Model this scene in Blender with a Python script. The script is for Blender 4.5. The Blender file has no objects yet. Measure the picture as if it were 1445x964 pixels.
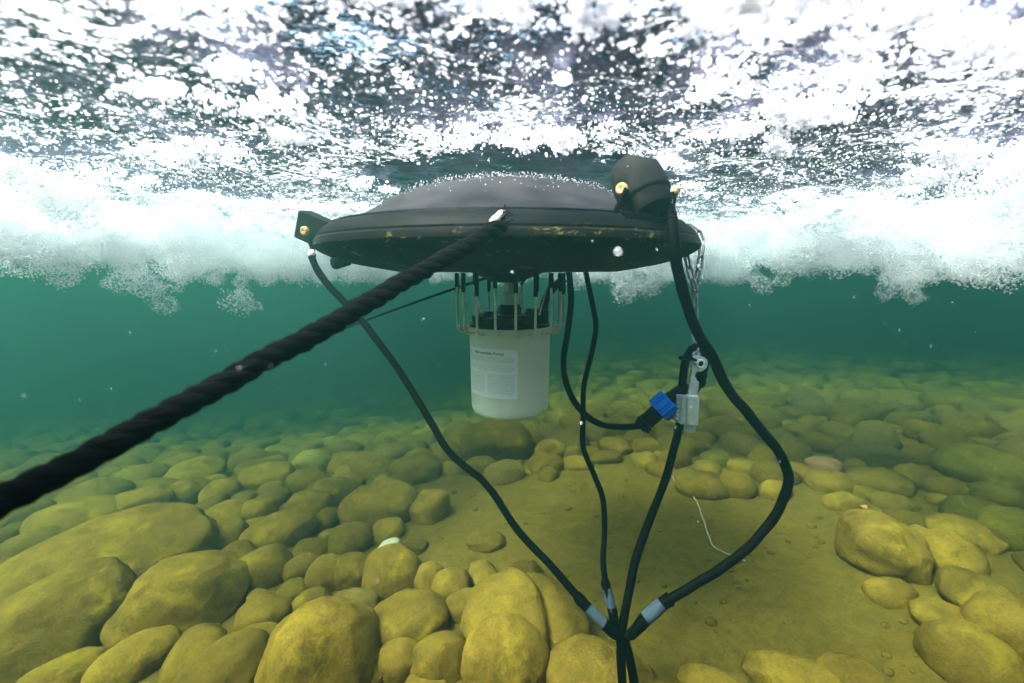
import bpy, bmesh, math, random
import numpy as np
from mathutils import Vector, Matrix, Euler

random.seed(11)
RNG = np.random.default_rng(11)
S = bpy.context.scene
COL = S.collection
R = math.radians

# ------------------------------------------------------------------ camera
CAM_Z = 0.95
PITCH = R(9.0)
FPX = 642.2                       # focal length in photo pixels (16 mm on a 36 mm wide frame)
cam_d = bpy.data.cameras.new('camera')
cam_d.lens = 16.0
cam_d.sensor_width = 36.0
cam_d.clip_start = 0.02
cam_d.clip_end = 300
cam_d.dof.use_dof = True
cam_d.dof.focus_distance = 1.15
cam_d.dof.aperture_fstop = 2.9
cam = bpy.data.objects.new('camera', cam_d)
COL.objects.link(cam)
cam.location = (0, 0, CAM_Z)
cam.rotation_euler = (R(90) - PITCH, 0, 0)
S.camera = cam

# ------------------------------------------------------------------ light
SUN_EL, SUN_AZ = R(56), R(240)    # azimuth clockwise from +Y: overcast, brightest to the left
w = bpy.data.worlds.new("World")
S.world = w
w.use_nodes = True
wn, wl = w.node_tree.nodes, w.node_tree.links
bg = wn['Background']
sky = wn.new('ShaderNodeTexSky')
sky.sky_type = 'NISHITA'
sky.sun_disc = False
sky.sun_elevation = SUN_EL
sky.sun_rotation = SUN_AZ
sky.dust_density = 4.0
sky.air_density = 1.0
wl.new(sky.outputs['Color'], bg.inputs['Color'])
bg.inputs['Strength'].default_value = 0.10
sun_d = bpy.data.lights.new('sun', 'SUN')
sun_d.energy = 1.5
sun_d.angle = R(22)
sun_d.color = (1.0, 0.95, 0.88)
sun = bpy.data.objects.new('sun', sun_d)
COL.objects.link(sun)
sdir = Vector((math.sin(SUN_AZ) * math.cos(SUN_EL), math.cos(SUN_AZ) * math.cos(SUN_EL), math.sin(SUN_EL)))
sun.rotation_euler = sdir.to_track_quat('Z', 'Y').to_euler()
sun.location = (-2, -2, 6)

S.view_settings.view_transform = 'Standard'
S.view_settings.look = 'None'
S.view_settings.gamma = 1.0
S.view_settings.use_curve_mapping = False
S.view_settings.exposure = 4.3

S.render.engine = 'CYCLES'
cy = S.cycles
cy.use_denoising = True
cy.max_bounces = 8
cy.diffuse_bounces = 3
cy.glossy_bounces = 3
cy.transmission_bounces = 4
cy.volume_bounces = 0
cy.transparent_max_bounces = 32
cy.sample_clamp_indirect = 4.0
cy.caustics_reflective = False
cy.caustics_refractive = False

WATER_Z = CAM_Z + 0.25
HAZE_TOP = WATER_Z + 0.22
HAZE_DENSITY = 0.54

# ------------------------------------------------------------------ geometry helpers
Fv = Vector((0, math.cos(PITCH), -math.sin(PITCH)))
Uv = Vector((0, math.sin(PITCH), math.cos(PITCH)))
CAM = Vector((0, 0, CAM_Z))


def ray(px, py):
    return Fv + Vector((1, 0, 0)) * ((px - 722.5) / FPX) + Uv * ((482 - py) / FPX)


def at(px, py, Y):
    d = ray(px, py)
    return CAM + d * (Y / d.y)


def project(p):
    d = Vector(p) - CAM
    z = d.dot(Fv)
    return 722.5 + FPX * d.x / z, 482 - FPX * d.dot(Uv) / z, z


def hash3(ix, iy, iz, seed):
    n = (ix.astype(np.int64) * 73856093) ^ (iy.astype(np.int64) * 19349663) ^ (iz.astype(np.int64) * 83492791) ^ (seed * 2654435761)
    n = (n ^ (n >> 13)) & 0x7fffffff
    n = (n * 1274126177) & 0x7fffffff
    n = (n ^ (n >> 16)) & 0x7fffffff
    n = (n * 668265263) & 0x7fffffff
    return ((n >> 7) & 0xffff) / 65535.0


def vnoise(p, seed=0):
    """value noise in -1..1, p is (n,3)"""
    p = np.asarray(p, dtype=np.float64)
    i = np.floor(p).astype(np.int64)
    f = p - i
    f = f * f * f * (f * (f * 6 - 15) + 10)
    out = np.zeros(len(p))
    for dx in (0, 1):
        for dy in (0, 1):
            for dz in (0, 1):
                wgt = (f[:, 0] if dx else 1 - f[:, 0]) * (f[:, 1] if dy else 1 - f[:, 1]) * (f[:, 2] if dz else 1 - f[:, 2])
                out += wgt * hash3(i[:, 0] + dx, i[:, 1] + dy, i[:, 2] + dz, seed)
    return out * 2 - 1


def fbm(p, oct=4, seed=0, gain=0.5):
    p = np.asarray(p, dtype=np.float64)
    a, s, o = 1.0, 1.0, 0
    t = 0
    for k in range(oct):
        t = t + a * vnoise(p * s + 17.3 * k, seed + k)
        o += a
        a *= gain
        s *= 2.03
    return t / o


def vn2(x, y, sc, seed=0, oct=3):
    x = np.atleast_1d(x)
    y = np.atleast_1d(y)
    return fbm(np.stack([x * sc, y * sc, np.full(len(x), 0.37)], 1), oct, seed)


class MB:
    """collects shapes into one mesh"""
    def __init__(self):
        self.v, self.f, self.uv = [], [], None

    def add(self, vs, fs):
        n = len(self.v)
        self.v += [tuple(p) for p in vs]
        self.f += [tuple(i + n for i in f) for f in fs]
        return self

    def tube(self, pts, r, n=10, caps=True, closed=False, flat=1.0):
        pts = [Vector(p) for p in pts]
        m = len(pts)
        rr = r if hasattr(r, '__len__') else [r] * m
        tang = []
        for i in range(m):
            if closed:
                t = pts[(i + 1) % m] - pts[i - 1]
            else:
                t = pts[min(i + 1, m - 1)] - pts[max(i - 1, 0)]
            tang.append(t.normalized() if t.length > 1e-9 else Vector((0, 0, 1)))
        ref = Vector((0, 0, 1)) if abs(tang[0].z) < 0.9 else Vector((1, 0, 0))
        u = (ref - tang[0] * ref.dot(tang[0])).normalized()
        vs, fs = [], []
        for i in range(m):
            u = (u - tang[i] * u.dot(tang[i])).normalized()
            b = tang[i].cross(u)
            for k in range(n):
                a = 2 * math.pi * k / n
                vs.append(pts[i] + u * (math.cos(a) * rr[i]) + b * (math.sin(a) * rr[i] * flat))
        for i in range(m if closed else m - 1):
            j = (i + 1) % m
            for k in range(n):
                k2 = (k + 1) % n
                fs.append((i * n + k, i * n + k2, j * n + k2, j * n + k))
        if caps and not closed:
            fs.append(tuple(range(n))[::-1])
            fs.append(tuple((m - 1) * n + k for k in range(n)))
        return self.add(vs, fs)

    def lathe(self, prof, c, n=64, axis=None, wob=None):
        """prof: (radius, height) from bottom to top, about c along axis"""
        c = Vector(c)
        q = Vector((0, 0, 1)).rotation_difference(Vector(axis).normalized()) if axis is not None else None
        vs, fs = [], []
        for r_, h in prof:
            for k in range(n):
                a = 2 * math.pi * k / n
                p = Vector((r_ * math.cos(a), r_ * math.sin(a), h))
                vs.append(c + (q @ p if q else p))
        m = len(prof)
        for i in range(m - 1):
            for k in range(n):
                k2 = (k + 1) % n
                fs.append((i * n + k, i * n + k2, (i + 1) * n + k2, (i + 1) * n + k))
        if prof[0][0] > 1e-6:
            fs.append(tuple(range(n))[::-1])
        if prof[-1][0] > 1e-6:
            fs.append(tuple((m - 1) * n + k for k in range(n)))
        return self.add(vs, fs)

    def box(self, c, size, rot=None, bevel=0.0):
        bm = bmesh.new()
        bmesh.ops.create_cube(bm, size=1)
        for v in bm.verts:
            v.co = Vector((v.co.x * size[0], v.co.y * size[1], v.co.z * size[2]))
        if bevel:
            bmesh.ops.bevel(bm, geom=bm.edges[:], offset=bevel, segments=2, affect='EDGES')
        M = Matrix.Translation(Vector(c)) @ (rot.to_matrix().to_4x4() if rot is not None else Matrix())
        bm.verts.index_update()
        self.add([M @ v.co for v in bm.verts], [[v.index for v in f.verts] for f in bm.faces])
        bm.free()
        return self

    def prism(self, outline, origin, ux, uy, thick):
        """flat outline (list of 2D points, may be concave) extruded along ux x uy"""
        ux, uy = Vector(ux).normalized(), Vector(uy).normalized()
        n = ux.cross(uy).normalized()
        o = Vector(origin)
        k = len(outline)
        a = [o + ux * p[0] + uy * p[1] + n * (thick / 2) for p in outline]
        b = [o + ux * p[0] + uy * p[1] - n * (thick / 2) for p in outline]
        fs = [tuple(range(k)), tuple(range(2 * k - 1, k - 1, -1))]
        for i in range(k):
            j = (i + 1) % k
            fs.append((i, i + k, j + k, j))
        return self.add(a + b, fs)

    def ball(self, c, r, sub=2, scale=(1, 1, 1)):
        bm = bmesh.new()
        bmesh.ops.create_icosphere(bm, subdivisions=sub, radius=1)
        bm.verts.index_update()
        c = Vector(c)
        self.add([c + Vector((v.co.x * r * scale[0], v.co.y * r * scale[1], v.co.z * r * scale[2])) for v in bm.verts],
                 [[v.index for v in f.verts] for f in bm.faces])
        bm.free()
        return self


WORLD_LOC = {}


def obj(name, mb, mat, parent=None, origin=None, sharp=35, smooth=True):
    me = bpy.data.meshes.new(name)
    if origin is None:
        if parent is not None:
            origin = WORLD_LOC[parent.name]
        else:
            a = np.array(mb.v)
            origin = Vector(((a[:, 0].min() + a[:, 0].max()) / 2, (a[:, 1].min() + a[:, 1].max()) / 2, a[:, 2].min()))
    origin = Vector(origin)
    me.from_pydata([(p[0] - origin.x, p[1] - origin.y, p[2] - origin.z) for p in mb.v], [], mb.f)
    if smooth:
        me.polygons.foreach_set('use_smooth', [True] * len(me.polygons))
        me.set_sharp_from_angle(angle=R(sharp))
    me.materials.append(mat)
    me.update()
    o = bpy.data.objects.new(name, me)
    COL.objects.link(o)
    if parent is not None:
        o.parent = parent
        o.location = origin - WORLD_LOC[parent.name]
    else:
        o.location = origin
    WORLD_LOC[o.name] = origin
    return o


def tag(o, label, cat, group=None):
    o['label'] = label
    o['category'] = cat
    if group:
        o['group'] = group
    return o


def thing(name, loc, label, cat, group=None):
    o = bpy.data.objects.new(name, None)
    o.empty_display_size = 0.05
    COL.objects.link(o)
    o.location = loc
    WORLD_LOC[o.name] = Vector(loc)
    return tag(o, label, cat, group)


def spline(pts, step=0.012):
    """Catmull-Rom through the points, resampled"""
    P = [Vector(p) for p in pts]
    P = [P[0] * 2 - P[1]] + P + [P[-1] * 2 - P[-2]]
    out = []
    for i in range(1, len(P) - 2):
        p0, p1, p2, p3 = P[i - 1], P[i], P[i + 1], P[i + 2]
        n = max(2, int((p2 - p1).length / step))
        for k in range(n):
            t = k / n
            out.append(0.5 * ((2 * p1) + (p2 - p0) * t + (2 * p0 - 5 * p1 + 4 * p2 - p3) * t * t + (3 * p1 - p0 - 3 * p2 + p3) * t ** 3))
    out.append(P[-2])
    return out


def wobble(path, amp, sc=9.0, seed=3):
    a = np.array([tuple(p) for p in path])
    d = np.stack([fbm(a * sc + 31 * k, 2, seed + k) for k in range(3)], 1) * amp
    return [Vector(p) for p in (a + d)]


def twisted(path, rad, pitch, strands=3, n=8, swell=0.62, fuzz=0.0):
    """a laid rope: helical strands round the path"""
    mb = MB()
    path = [Vector(p) for p in path]
    L = [0.0]
    for i in range(1, len(path)):
        L.append(L[-1] + (path[i] - path[i - 1]).length)
    fr = []
    t0 = (path[1] - path[0]).normalized()
    ref = Vector((0, 0, 1)) if abs(t0.z) < .9 else Vector((1, 0, 0))
    u = (ref - t0 * ref.dot(t0)).normalized()
    for i in range(len(path)):
        t = (path[min(i + 1, len(path) - 1)] - path[max(i - 1, 0)]).normalized()
        u = (u - t * u.dot(t)).normalized()
        fr.append((u.copy(), t.cross(u)))
    for s in range(strands):
        pp = []
        for i, p in enumerate(path):
            a = 2 * math.pi * (s / strands + L[i] / pitch)
            pp.append(p + (fr[i][0] * math.cos(a) + fr[i][1] * math.sin(a)) * rad * 0.40)
        rr = rad * swell
        if fuzz:
            rs = [rr * (1 + fuzz * random.uniform(-1, 1)) for _ in pp]
        else:
            rs = rr
        mb.tube(pp, rs, n)
    return mb


# ------------------------------------------------------------------ materials
def mat(name):
    m = bpy.data.materials.new(name)
    m.use_nodes = True
    nt = m.node_tree
    b = nt.nodes['Principled BSDF']
    b.inputs['IOR'].default_value = 1.12      # plastics and stone reflect far less in water than in air
    return m, nt, b


def N(nt, typ, **kw):
    n = nt.nodes.new(typ)
    for k, v in kw.items():
        if k in n.inputs:
            n.inputs[k].default_value = v
        else:
            setattr(n, k, v)
    return n


def ramp(nt, stops, interp='LINEAR'):
    r_ = nt.nodes.new('ShaderNodeValToRGB')
    r_.color_ramp.interpolation = interp
    e = r_.color_ramp.elements
    while len(e) > 1:
        e.remove(e[-1])
    e[0].position, e[0].color = stops[0][0], (*stops[0][1], 1)
    for p, c in stops[1:]:
        k = e.new(p)
        k.color = (*c, 1)
    return r_


def mix(nt, fac, a, b, blend='MIX'):
    m = nt.nodes.new('ShaderNodeMix')
    m.data_type = 'RGBA'
    m.blend_type = blend
    for sock, val in ((m.inputs[0], fac), (m.inputs[6], a), (m.inputs[7], b)):
        if hasattr(val, 'is_output') or isinstance(val, bpy.types.NodeSocket):
            nt.links.new(val, sock)
        elif isinstance(val, (int, float)):
            sock.default_value = val
        else:
            sock.default_value = (*val, 1)
    return m.outputs[2]


def bump(nt, b, hs, dist=0.01, strength=1.0):
    """hs: list of (height socket) chained"""
    prev = None
    for h, d, s in hs:
        bp = nt.nodes.new('ShaderNodeBump')
        bp.inputs['Strength'].default_value = s
        bp.inputs['Distance'].default_value = d
        nt.links.new(h, bp.inputs['Height'])
        if prev:
            nt.links.new(prev, bp.inputs['Normal'])
        prev = bp.outputs['Normal']
    nt.links.new(prev, b.inputs['Normal'])


def plain(name, col, rough=0.5, metal=0.0, var=0.25, scale=30, bmp=0.0006):
    """a material with mottling, roughness variation and fine relief"""
    m, nt, b = mat(name)
    tc = N(nt, 'ShaderNodeTexCoord')
    n1 = N(nt, 'ShaderNodeTexNoise', Scale=scale, Detail=6.0, Roughness=0.6)
    nt.links.new(tc.outputs['Object'], n1.inputs['Vector'])
    dk = tuple(c * (1 - var) for c in col)
    lt = tuple(min(1, c * (1 + var)) for c in col)
    rp = ramp(nt, [(0.3, dk), (0.7, lt)])
    nt.links.new(n1.outputs['Fac'], rp.inputs['Fac'])
    nt.links.new(rp.outputs['Color'], b.inputs['Base Color'])
    b.inputs['Roughness'].default_value = rough
    b.inputs['Metallic'].default_value = metal
    n2 = N(nt, 'ShaderNodeTexNoise', Scale=scale * 8, Detail=3.0)
    nt.links.new(tc.outputs['Object'], n2.inputs['Vector'])
    bump(nt, b, [(n2.outputs['Fac'], bmp, 0.8)])
    return m


def stone_material(name, dark, light, algae, cover=0.5):
    m, nt, b = mat(name)
    tc = N(nt, 'ShaderNodeTexCoord')
    oi = N(nt, 'ShaderNodeObjectInfo')
    off = N(nt, 'ShaderNodeVectorMath', operation='MULTIPLY_ADD')
    cmb = N(nt, 'ShaderNodeCombineXYZ')
    nt.links.new(oi.outputs['Random'], cmb.inputs[0])
    nt.links.new(oi.outputs['Random'], cmb.inputs[1])
    nt.links.new(cmb.outputs[0], off.inputs[0])
    off.inputs[1].default_value = (37, 91, 11)
    nt.links.new(tc.outputs['Object'], off.inputs[2])
    V = off.outputs[0]
    n1 = N(nt, 'ShaderNodeTexNoise', Scale=6.0, Detail=8.0, Roughness=0.62)
    n2 = N(nt, 'ShaderNodeTexNoise', Scale=9.0, Detail=5.0, Roughness=0.55, Distortion=0.6)
    n3 = N(nt, 'ShaderNodeTexNoise', Scale=130.0, Detail=4.0, Roughness=0.7)
    n4 = N(nt, 'ShaderNodeTexNoise', Scale=420.0, Detail=2.0)
    n5 = N(nt, 'ShaderNodeTexNoise', Scale=28.0, Detail=6.0, Roughness=0.65)
    for n in (n1, n2, n3, n4, n5):
        nt.links.new(V, n.inputs['Vector'])
    r1 = ramp(nt, [(0.3, dark), (0.68, light)])
    nt.links.new(n1.outputs['Fac'], r1.inputs['Fac'])
    r2 = ramp(nt, [(0.62 - 0.2 * cover, (0, 0, 0)), (0.78 - 0.15 * cover, (1, 1, 1))])
    nt.links.new(n2.outputs['Fac'], r2.inputs['Fac'])
    c = mix(nt, r2.outputs['Color'], r1.outputs['Color'], algae)
    r3 = ramp(nt, [(0.3, (0.62, 0.62, 0.62)), (0.75, (1.25, 1.25, 1.25))])
    nt.links.new(n3.outputs['Fac'], r3.inputs['Fac'])
    c = mix(nt, 0.7, c, r3.outputs['Color'], 'MULTIPLY')
    r5 = ramp(nt, [(0.30, (0.66, 0.68, 0.72)), (0.55, (1, 1, 1)), (0.78, (1.22, 1.18, 1.1))])
    nt.links.new(n5.outputs['Fac'], r5.inputs['Fac'])
    c = mix(nt, 0.8, c, r5.outputs['Color'], 'MULTIPLY')
    r4 = ramp(nt, [(0.0, (0.80, 0.80, 0.84)), (1.0, (1.16, 1.12, 1.05))])
    nt.links.new(oi.outputs['Random'], r4.inputs['Fac'])
    c = mix(nt, 1.0, c, r4.outputs['Color'], 'MULTIPLY')
    nt.links.new(c, b.inputs['Base Color'])
    b.inputs['Roughness'].default_value = 0.95
    b.inputs['Specular IOR Level'].default_value = 0.1
    bump(nt, b, [(n5.outputs['Fac'], 0.012, 0.45), (n3.outputs['Fac'], 0.004, 0.85), (n4.outputs['Fac'], 0.0015, 0.8)])
    return m


M_STONE = stone_material('silt_stone', (0.130, 0.081, 0.014), (0.262, 0.163, 0.026), (0.305, 0.202, 0.021))
M_STONE_B = stone_material('brown_stone', (0.16, 0.10, 0.026), (0.27, 0.18, 0.045), (0.30, 0.21, 0.03), 0.2)
M_STONE_RED = stone_material('reddish_stone', (0.24, 0.12, 0.05), (0.38, 0.20, 0.09), (0.30, 0.2, 0.05), 0.1)
M_STONE_PALE = stone_material('pale_stone', (0.42, 0.38, 0.20), (0.62, 0.58, 0.38), (0.5, 0.44, 0.2), 0.1)
M_BED = stone_material('silt_bed', (0.160, 0.103, 0.016), (0.225, 0.147, 0.025), (0.245, 0.165, 0.020), 0.25)

M_ROPE = plain('black_rope_fibre', (0.0022, 0.0020, 0.0022), 0.9, 0, 0.5, 120, 0.0012)
M_CABLE = plain('black_rubber', (0.0014, 0.0014, 0.0015), 0.6, 0, 0.4, 40, 0.0005)
M_BLACK = plain('black_plastic', (0.0045, 0.0045, 0.005), 0.42, 0, 0.35, 25, 0.0004)
M_STEEL = plain('stainless_steel', (0.74, 0.73, 0.63), 0.4, 0.25, 0.12, 60, 0.0002)
M_GALV = plain('galvanised_steel', (0.62, 0.64, 0.63), 0.38, 0.45, 0.12, 70, 0.0003)
M_LAMP = plain('charcoal_plastic', (0.013, 0.011, 0.012), 0.6, 0, 0.4, 40, 0.0008)
M_CHAIN = plain('chain_steel', (0.30, 0.31, 0.32), 0.35, 0.6, 0.2, 90, 0.0003)
M_BRASS = plain('brass_bolt', (0.42, 0.23, 0.11), 0.55, 0.2, 0.15, 90, 0.0003)
M_PALE = plain('pale_fitting', (0.72, 0.69, 0.56), 0.6, 0, 0.15, 120, 0.0006)
M_BLUE = plain('blue_plastic', (0.008, 0.13, 0.62), 0.35, 0, 0.15, 40, 0.0002)
M_SLEEVE = plain('grey_shrink_sleeve', (0.05, 0.07, 0.095), 0.55, 0, 0.15, 60, 0.0004)
M_CAN = plain('off_white_plastic', (0.70, 0.75, 0.63), 0.55, 0, 0.07, 9, 0.0002)
M_TWIG = plain('pale_root', (0.5, 0.45, 0.28), 0.8, 0, 0.2, 80, 0.0003)
M_LEAF = plain('orange_leaf', (0.50, 0.25, 0.08), 0.7, 0, 0.25, 120, 0.0003)
M_FLAKE = plain('pale_flake', (0.40, 0.37, 0.24), 0.8, 0, 0.2, 40, 0.0003)


def hull_material(name, base, growth_top, amount):
    """black moulded plastic with specks of yellow-green growth low on the hull"""
    m, nt, b = mat(name)
    tc = N(nt, 'ShaderNodeTexCoord')
    n0 = N(nt, 'ShaderNodeTexNoise', Scale=14.0, Detail=6.0, Roughness=0.6)
    n1 = N(nt, 'ShaderNodeTexNoise', Scale=11.0, Detail=4.0, Roughness=0.7)
    n2 = N(nt, 'ShaderNodeTexNoise', Scale=75.0, Detail=5.0, Roughness=0.75)
    n3 = N(nt, 'ShaderNodeTexNoise', Scale=300.0, Detail=2.0)
    mp = N(nt, 'ShaderNodeMapping')
    mp.inputs['Scale'].default_value = (1, 1, 2.2)
    nt.links.new(tc.outputs['Object'], mp.inputs['Vector'])
    for n in (n0, n1, n2, n3):
        nt.links.new(mp.outputs[0], n.inputs['Vector'])
    rb = ramp(nt, [(0.3, tuple(c * (0.92 if base[0] > .03 else .7) for c in base)), (0.7, tuple(c * (1.08 if base[0] > .03 else 1.5) for c in base))])
    nt.links.new(n0.outputs['Fac'], rb.inputs['Fac'])
    sx = N(nt, 'ShaderNodeSeparateXYZ')
    nt.links.new(tc.outputs['Object'], sx.inputs[0])
    mr = N(nt, 'ShaderNodeMapRange')
    mr.inputs['From Min'].default_value = growth_top
    mr.inputs['From Max'].default_value = growth_top - 0.03
    nt.links.new(sx.outputs['Z'], mr.inputs['Value'])
    ma = N(nt, 'ShaderNodeMath', operation='MULTIPLY')
    nt.links.new(n1.outputs['Fac'], ma.inputs[0])
    nt.links.new(n2.outputs['Fac'], ma.inputs[1])
    rs = ramp(nt, [(0.335 - amount, (0, 0, 0)), (0.36 - amount, (1, 1, 1))])
    nt.links.new(ma.outputs[0], rs.inputs['Fac'])
    mm = N(nt, 'ShaderNodeMath', operation='MULTIPLY')
    nt.links.new(rs.outputs['Color'], mm.inputs[0])
    nt.links.new(mr.outputs[0], mm.inputs[1])
    film = ramp(nt, [(0.42, (0, 0, 0)), (0.75, (0.55, 0.55, 0.55))])
    nt.links.new(n1.outputs['Fac'], film.inputs['Fac'])
    fm = N(nt, 'ShaderNodeMath', operation='MULTIPLY')
    nt.links.new(film.outputs['Color'], fm.inputs[0])
    nt.links.new(mr.outputs[0], fm.inputs[1])
    c = mix(nt, fm.outputs[0], rb.outputs['Color'], (0.018, 0.017, 0.009))
    c = mix(nt, mm.outputs[0], c, (0.13, 0.13, 0.035))
    nt.links.new(c, b.inputs['Base Color'])
    b.inputs['Roughness'].default_value = 0.5
    bump(nt, b, [(n2.outputs['Fac'], 0.001, 0.5), (n3.outputs['Fac'], 0.0004, 0.6)])
    return m


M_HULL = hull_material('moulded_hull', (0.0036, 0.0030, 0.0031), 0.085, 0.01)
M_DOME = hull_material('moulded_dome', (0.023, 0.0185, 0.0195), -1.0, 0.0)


def foam_material(name, trans=0.4, tl=0.55, k=1.0):
    """froth: thin bubble walls let part of the light straight through and scatter the rest"""
    m, nt, b = mat(name)
    nt.nodes.remove(b)
    out = nt.nodes['Material Output']
    d = N(nt, 'ShaderNodeBsdfDiffuse')
    d.inputs['Color'].default_value = (0.93 * k, 0.925 * k, 0.97 * k, 1)
    t = N(nt, 'ShaderNodeBsdfTranslucent')
    t.inputs['Color'].default_value = (0.94 * k, 0.92 * k, 0.98 * k, 1)
    g = N(nt, 'ShaderNodeBsdfGlossy')
    g.inputs['Roughness'].default_value = 0.15
    tr = N(nt, 'ShaderNodeBsdfTransparent')
    m1 = N(nt, 'ShaderNodeMixShader')
    m1.inputs[0].default_value = tl
    nt.links.new(d.outputs[0], m1.inputs[1])
    nt.links.new(t.outputs[0], m1.inputs[2])
    lw = N(nt, 'ShaderNodeLayerWeight')
    lw.inputs['Blend'].default_value = 0.35
    m2 = N(nt, 'ShaderNodeMixShader')
    m2.inputs[0].default_value = 0.12
    nt.links.new(m1.outputs[0], m2.inputs[1])
    nt.links.new(g.outputs[0], m2.inputs[2])
    m3 = N(nt, 'ShaderNodeMixShader')
    m3.inputs[0].default_value = trans
    nt.links.new(m2.outputs[0], m3.inputs[1])
    nt.links.new(tr.outputs[0], m3.inputs[2])
    nt.links.new(m3.outputs[0], out.inputs['Surface'])
    return m


M_FOAM = foam_material('froth', 0.40, 0.5)
M_PLUME = foam_material('bubble_cloud', 0.64, 0.45, 0.9)


def water_material():
    m, nt, b = mat('water_skin')
    nt.nodes.remove(b)
    out = nt.nodes['Material Output']
    tc = N(nt, 'ShaderNodeTexCoord')
    n1 = N(nt, 'ShaderNodeTexNoise', Scale=26.0, Detail=5.0, Roughness=0.6)
    n2 = N(nt, 'ShaderNodeTexNoise', Scale=95.0, Detail=3.0, Roughness=0.6)
    for n in (n1, n2):
        nt.links.new(tc.outputs['Object'], n.inputs['Vector'])
    b1 = N(nt, 'ShaderNodeBump', Strength=1.0, Distance=0.006)
    b2 = N(nt, 'ShaderNodeBump', Strength=0.8, Distance=0.003)
    nt.links.new(n1.outputs['Fac'], b1.inputs['Height'])
    nt.links.new(n2.outputs['Fac'], b2.inputs['Height'])
    nt.links.new(b1.outputs[0], b2.inputs['Normal'])
    fr = N(nt, 'ShaderNodeFresnel')
    fr.inputs['IOR'].default_value = 1.33
    nt.links.new(b2.outputs[0], fr.inputs['Normal'])
    tr = N(nt, 'ShaderNodeBsdfTransparent')
    gl = N(nt, 'ShaderNodeBsdfGlossy')
    gl.inputs['Roughness'].default_value = 0.05
    gl.inputs['Color'].default_value = (0.16, 0.15, 0.21, 1)
    nt.links.new(b2.outputs[0], gl.inputs['Normal'])
    ms = N(nt, 'ShaderNodeMixShader')
    nt.links.new(fr.outputs[0], ms.inputs[0])
    nt.links.new(tr.outputs[0], ms.inputs[1])
    nt.links.new(gl.outputs[0], ms.inputs[2])
    nt.links.new(ms.outputs[0], out.inputs['Surface'])
    return m


M_WATER = water_material()


def sticker_material():
    """white sheet with rows of fine grey print too small to read"""
    m, nt, b = mat('printed_sheet')
    tc = N(nt, 'ShaderNodeTexCoord')
    sx = N(nt, 'ShaderNodeSeparateXYZ')
    nt.links.new(tc.outputs['UV'], sx.inputs[0])

    def ma(op, a, b_=None, c=None):
        n = N(nt, 'ShaderNodeMath', operation=op)
        for k, v in enumerate((a, b_, c)):
            if v is None:
                continue
            if isinstance(v, (int, float)):
                n.inputs[k].default_value = v
            else:
                nt.links.new(v, n.inputs[k])
        return n.outputs[0]
    u, v = sx.outputs['X'], sx.outputs['Y']
    row = ma('MULTIPLY', v, 34.0)
    fr = ma('FRACT', row)
    line = ma('LESS_THAN', fr, 0.5)
    fl = ma('FLOOR', row)
    cmb = N(nt, 'ShaderNodeCombineXYZ')
    nt.links.new(ma('MULTIPLY', u, 46.0), cmb.inputs[0])
    nt.links.new(ma('MULTIPLY', fl, 7.31), cmb.inputs[1])
    nz = N(nt, 'ShaderNodeTexNoise', Scale=1.0, Detail=2.0)
    nt.links.new(cmb.outputs[0], nz.inputs['Vector'])
    words = ma('GREATER_THAN', nz.outputs['Fac'], 0.41)
    mask = ma('MULTIPLY', line, words)

    def between(x, a, c):
        return ma('MULTIPLY', ma('GREATER_THAN', x, a), ma('LESS_THAN', x, c))
    top = ma('MULTIPLY', between(u, 0.05, 0.95), between(v, 0.72, 0.84))
    mid = ma('MULTIPLY', between(u, 0.05, 0.95), between(v, 0.55, 0.68))
    lo1 = ma('MULTIPLY', between(u, 0.05, 0.44), between(v, 0.09, 0.51))
    lo2 = ma('MULTIPLY', between(u, 0.50, 0.95), between(v, 0.09, 0.49))
    area = ma('MAXIMUM', ma('MAXIMUM', top, mid), ma('MAXIMUM', lo1, lo2))
    f = ma('MULTIPLY', ma('MULTIPLY', mask, area), 0.42)
    n2 = N(nt, 'ShaderNodeTexNoise', Scale=5.0, Detail=4.0)
    nt.links.new(tc.outputs['UV'], n2.inputs['Vector'])
    rp = ramp(nt, [(0.3, (0.90, 0.92, 0.95)), (0.7, (0.95, 0.96, 0.98))])
    nt.links.new(n2.outputs['Fac'], rp.inputs['Fac'])
    c = mix(nt, f, rp.outputs['Color'], (0.30, 0.36, 0.36))
    nt.links.new(c, b.inputs['Base Color'])
    b.inputs['Roughness'].default_value = 0.5
    return m


M_STICKER = sticker_material()
M_INK = plain('dark_ink', (0.06, 0.08, 0.08), 0.6, 0, 0.1, 30, 0.0)


# ------------------------------------------------------------------ the bed
def bed(x, y):
    x = np.atleast_1d(np.asarray(x, float))
    y = np.atleast_1d(np.asarray(y, float))
    z = -0.12 + 0.20 * np.tanh(x / 3.0)
    # the shelf falls away behind the pump, more steeply on the left
    t = np.log1p(np.exp(np.clip((y - 2.5) * 1.5, -30, 30))) / 1.5
    z = z - (0.25 - 0.07 * np.tanh(x / 1.2)) * 6.0 * np.tanh(t / 6.0)
    z = z + 0.035 * vn2(x, y, 0.9, 5, 3) + 0.014 * vn2(x, y, 4.0, 9, 3) + 0.004 * vn2(x, y, 15.0, 13, 2)
    return z


def bed1(x, y):
    return float(bed(x, y)[0])


def ground(px, py, lift=0.0):
    d = ray(px, py)
    t = CAM_Z / max(1e-3, -d.z)
    for _ in range(12):
        p = CAM + d * t
        t = t + (p.z - bed1(p.x, p.y) - lift) / max(0.05, -d.z) * 0.8
        t = min(t, 40)
    return CAM + d * t


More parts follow.
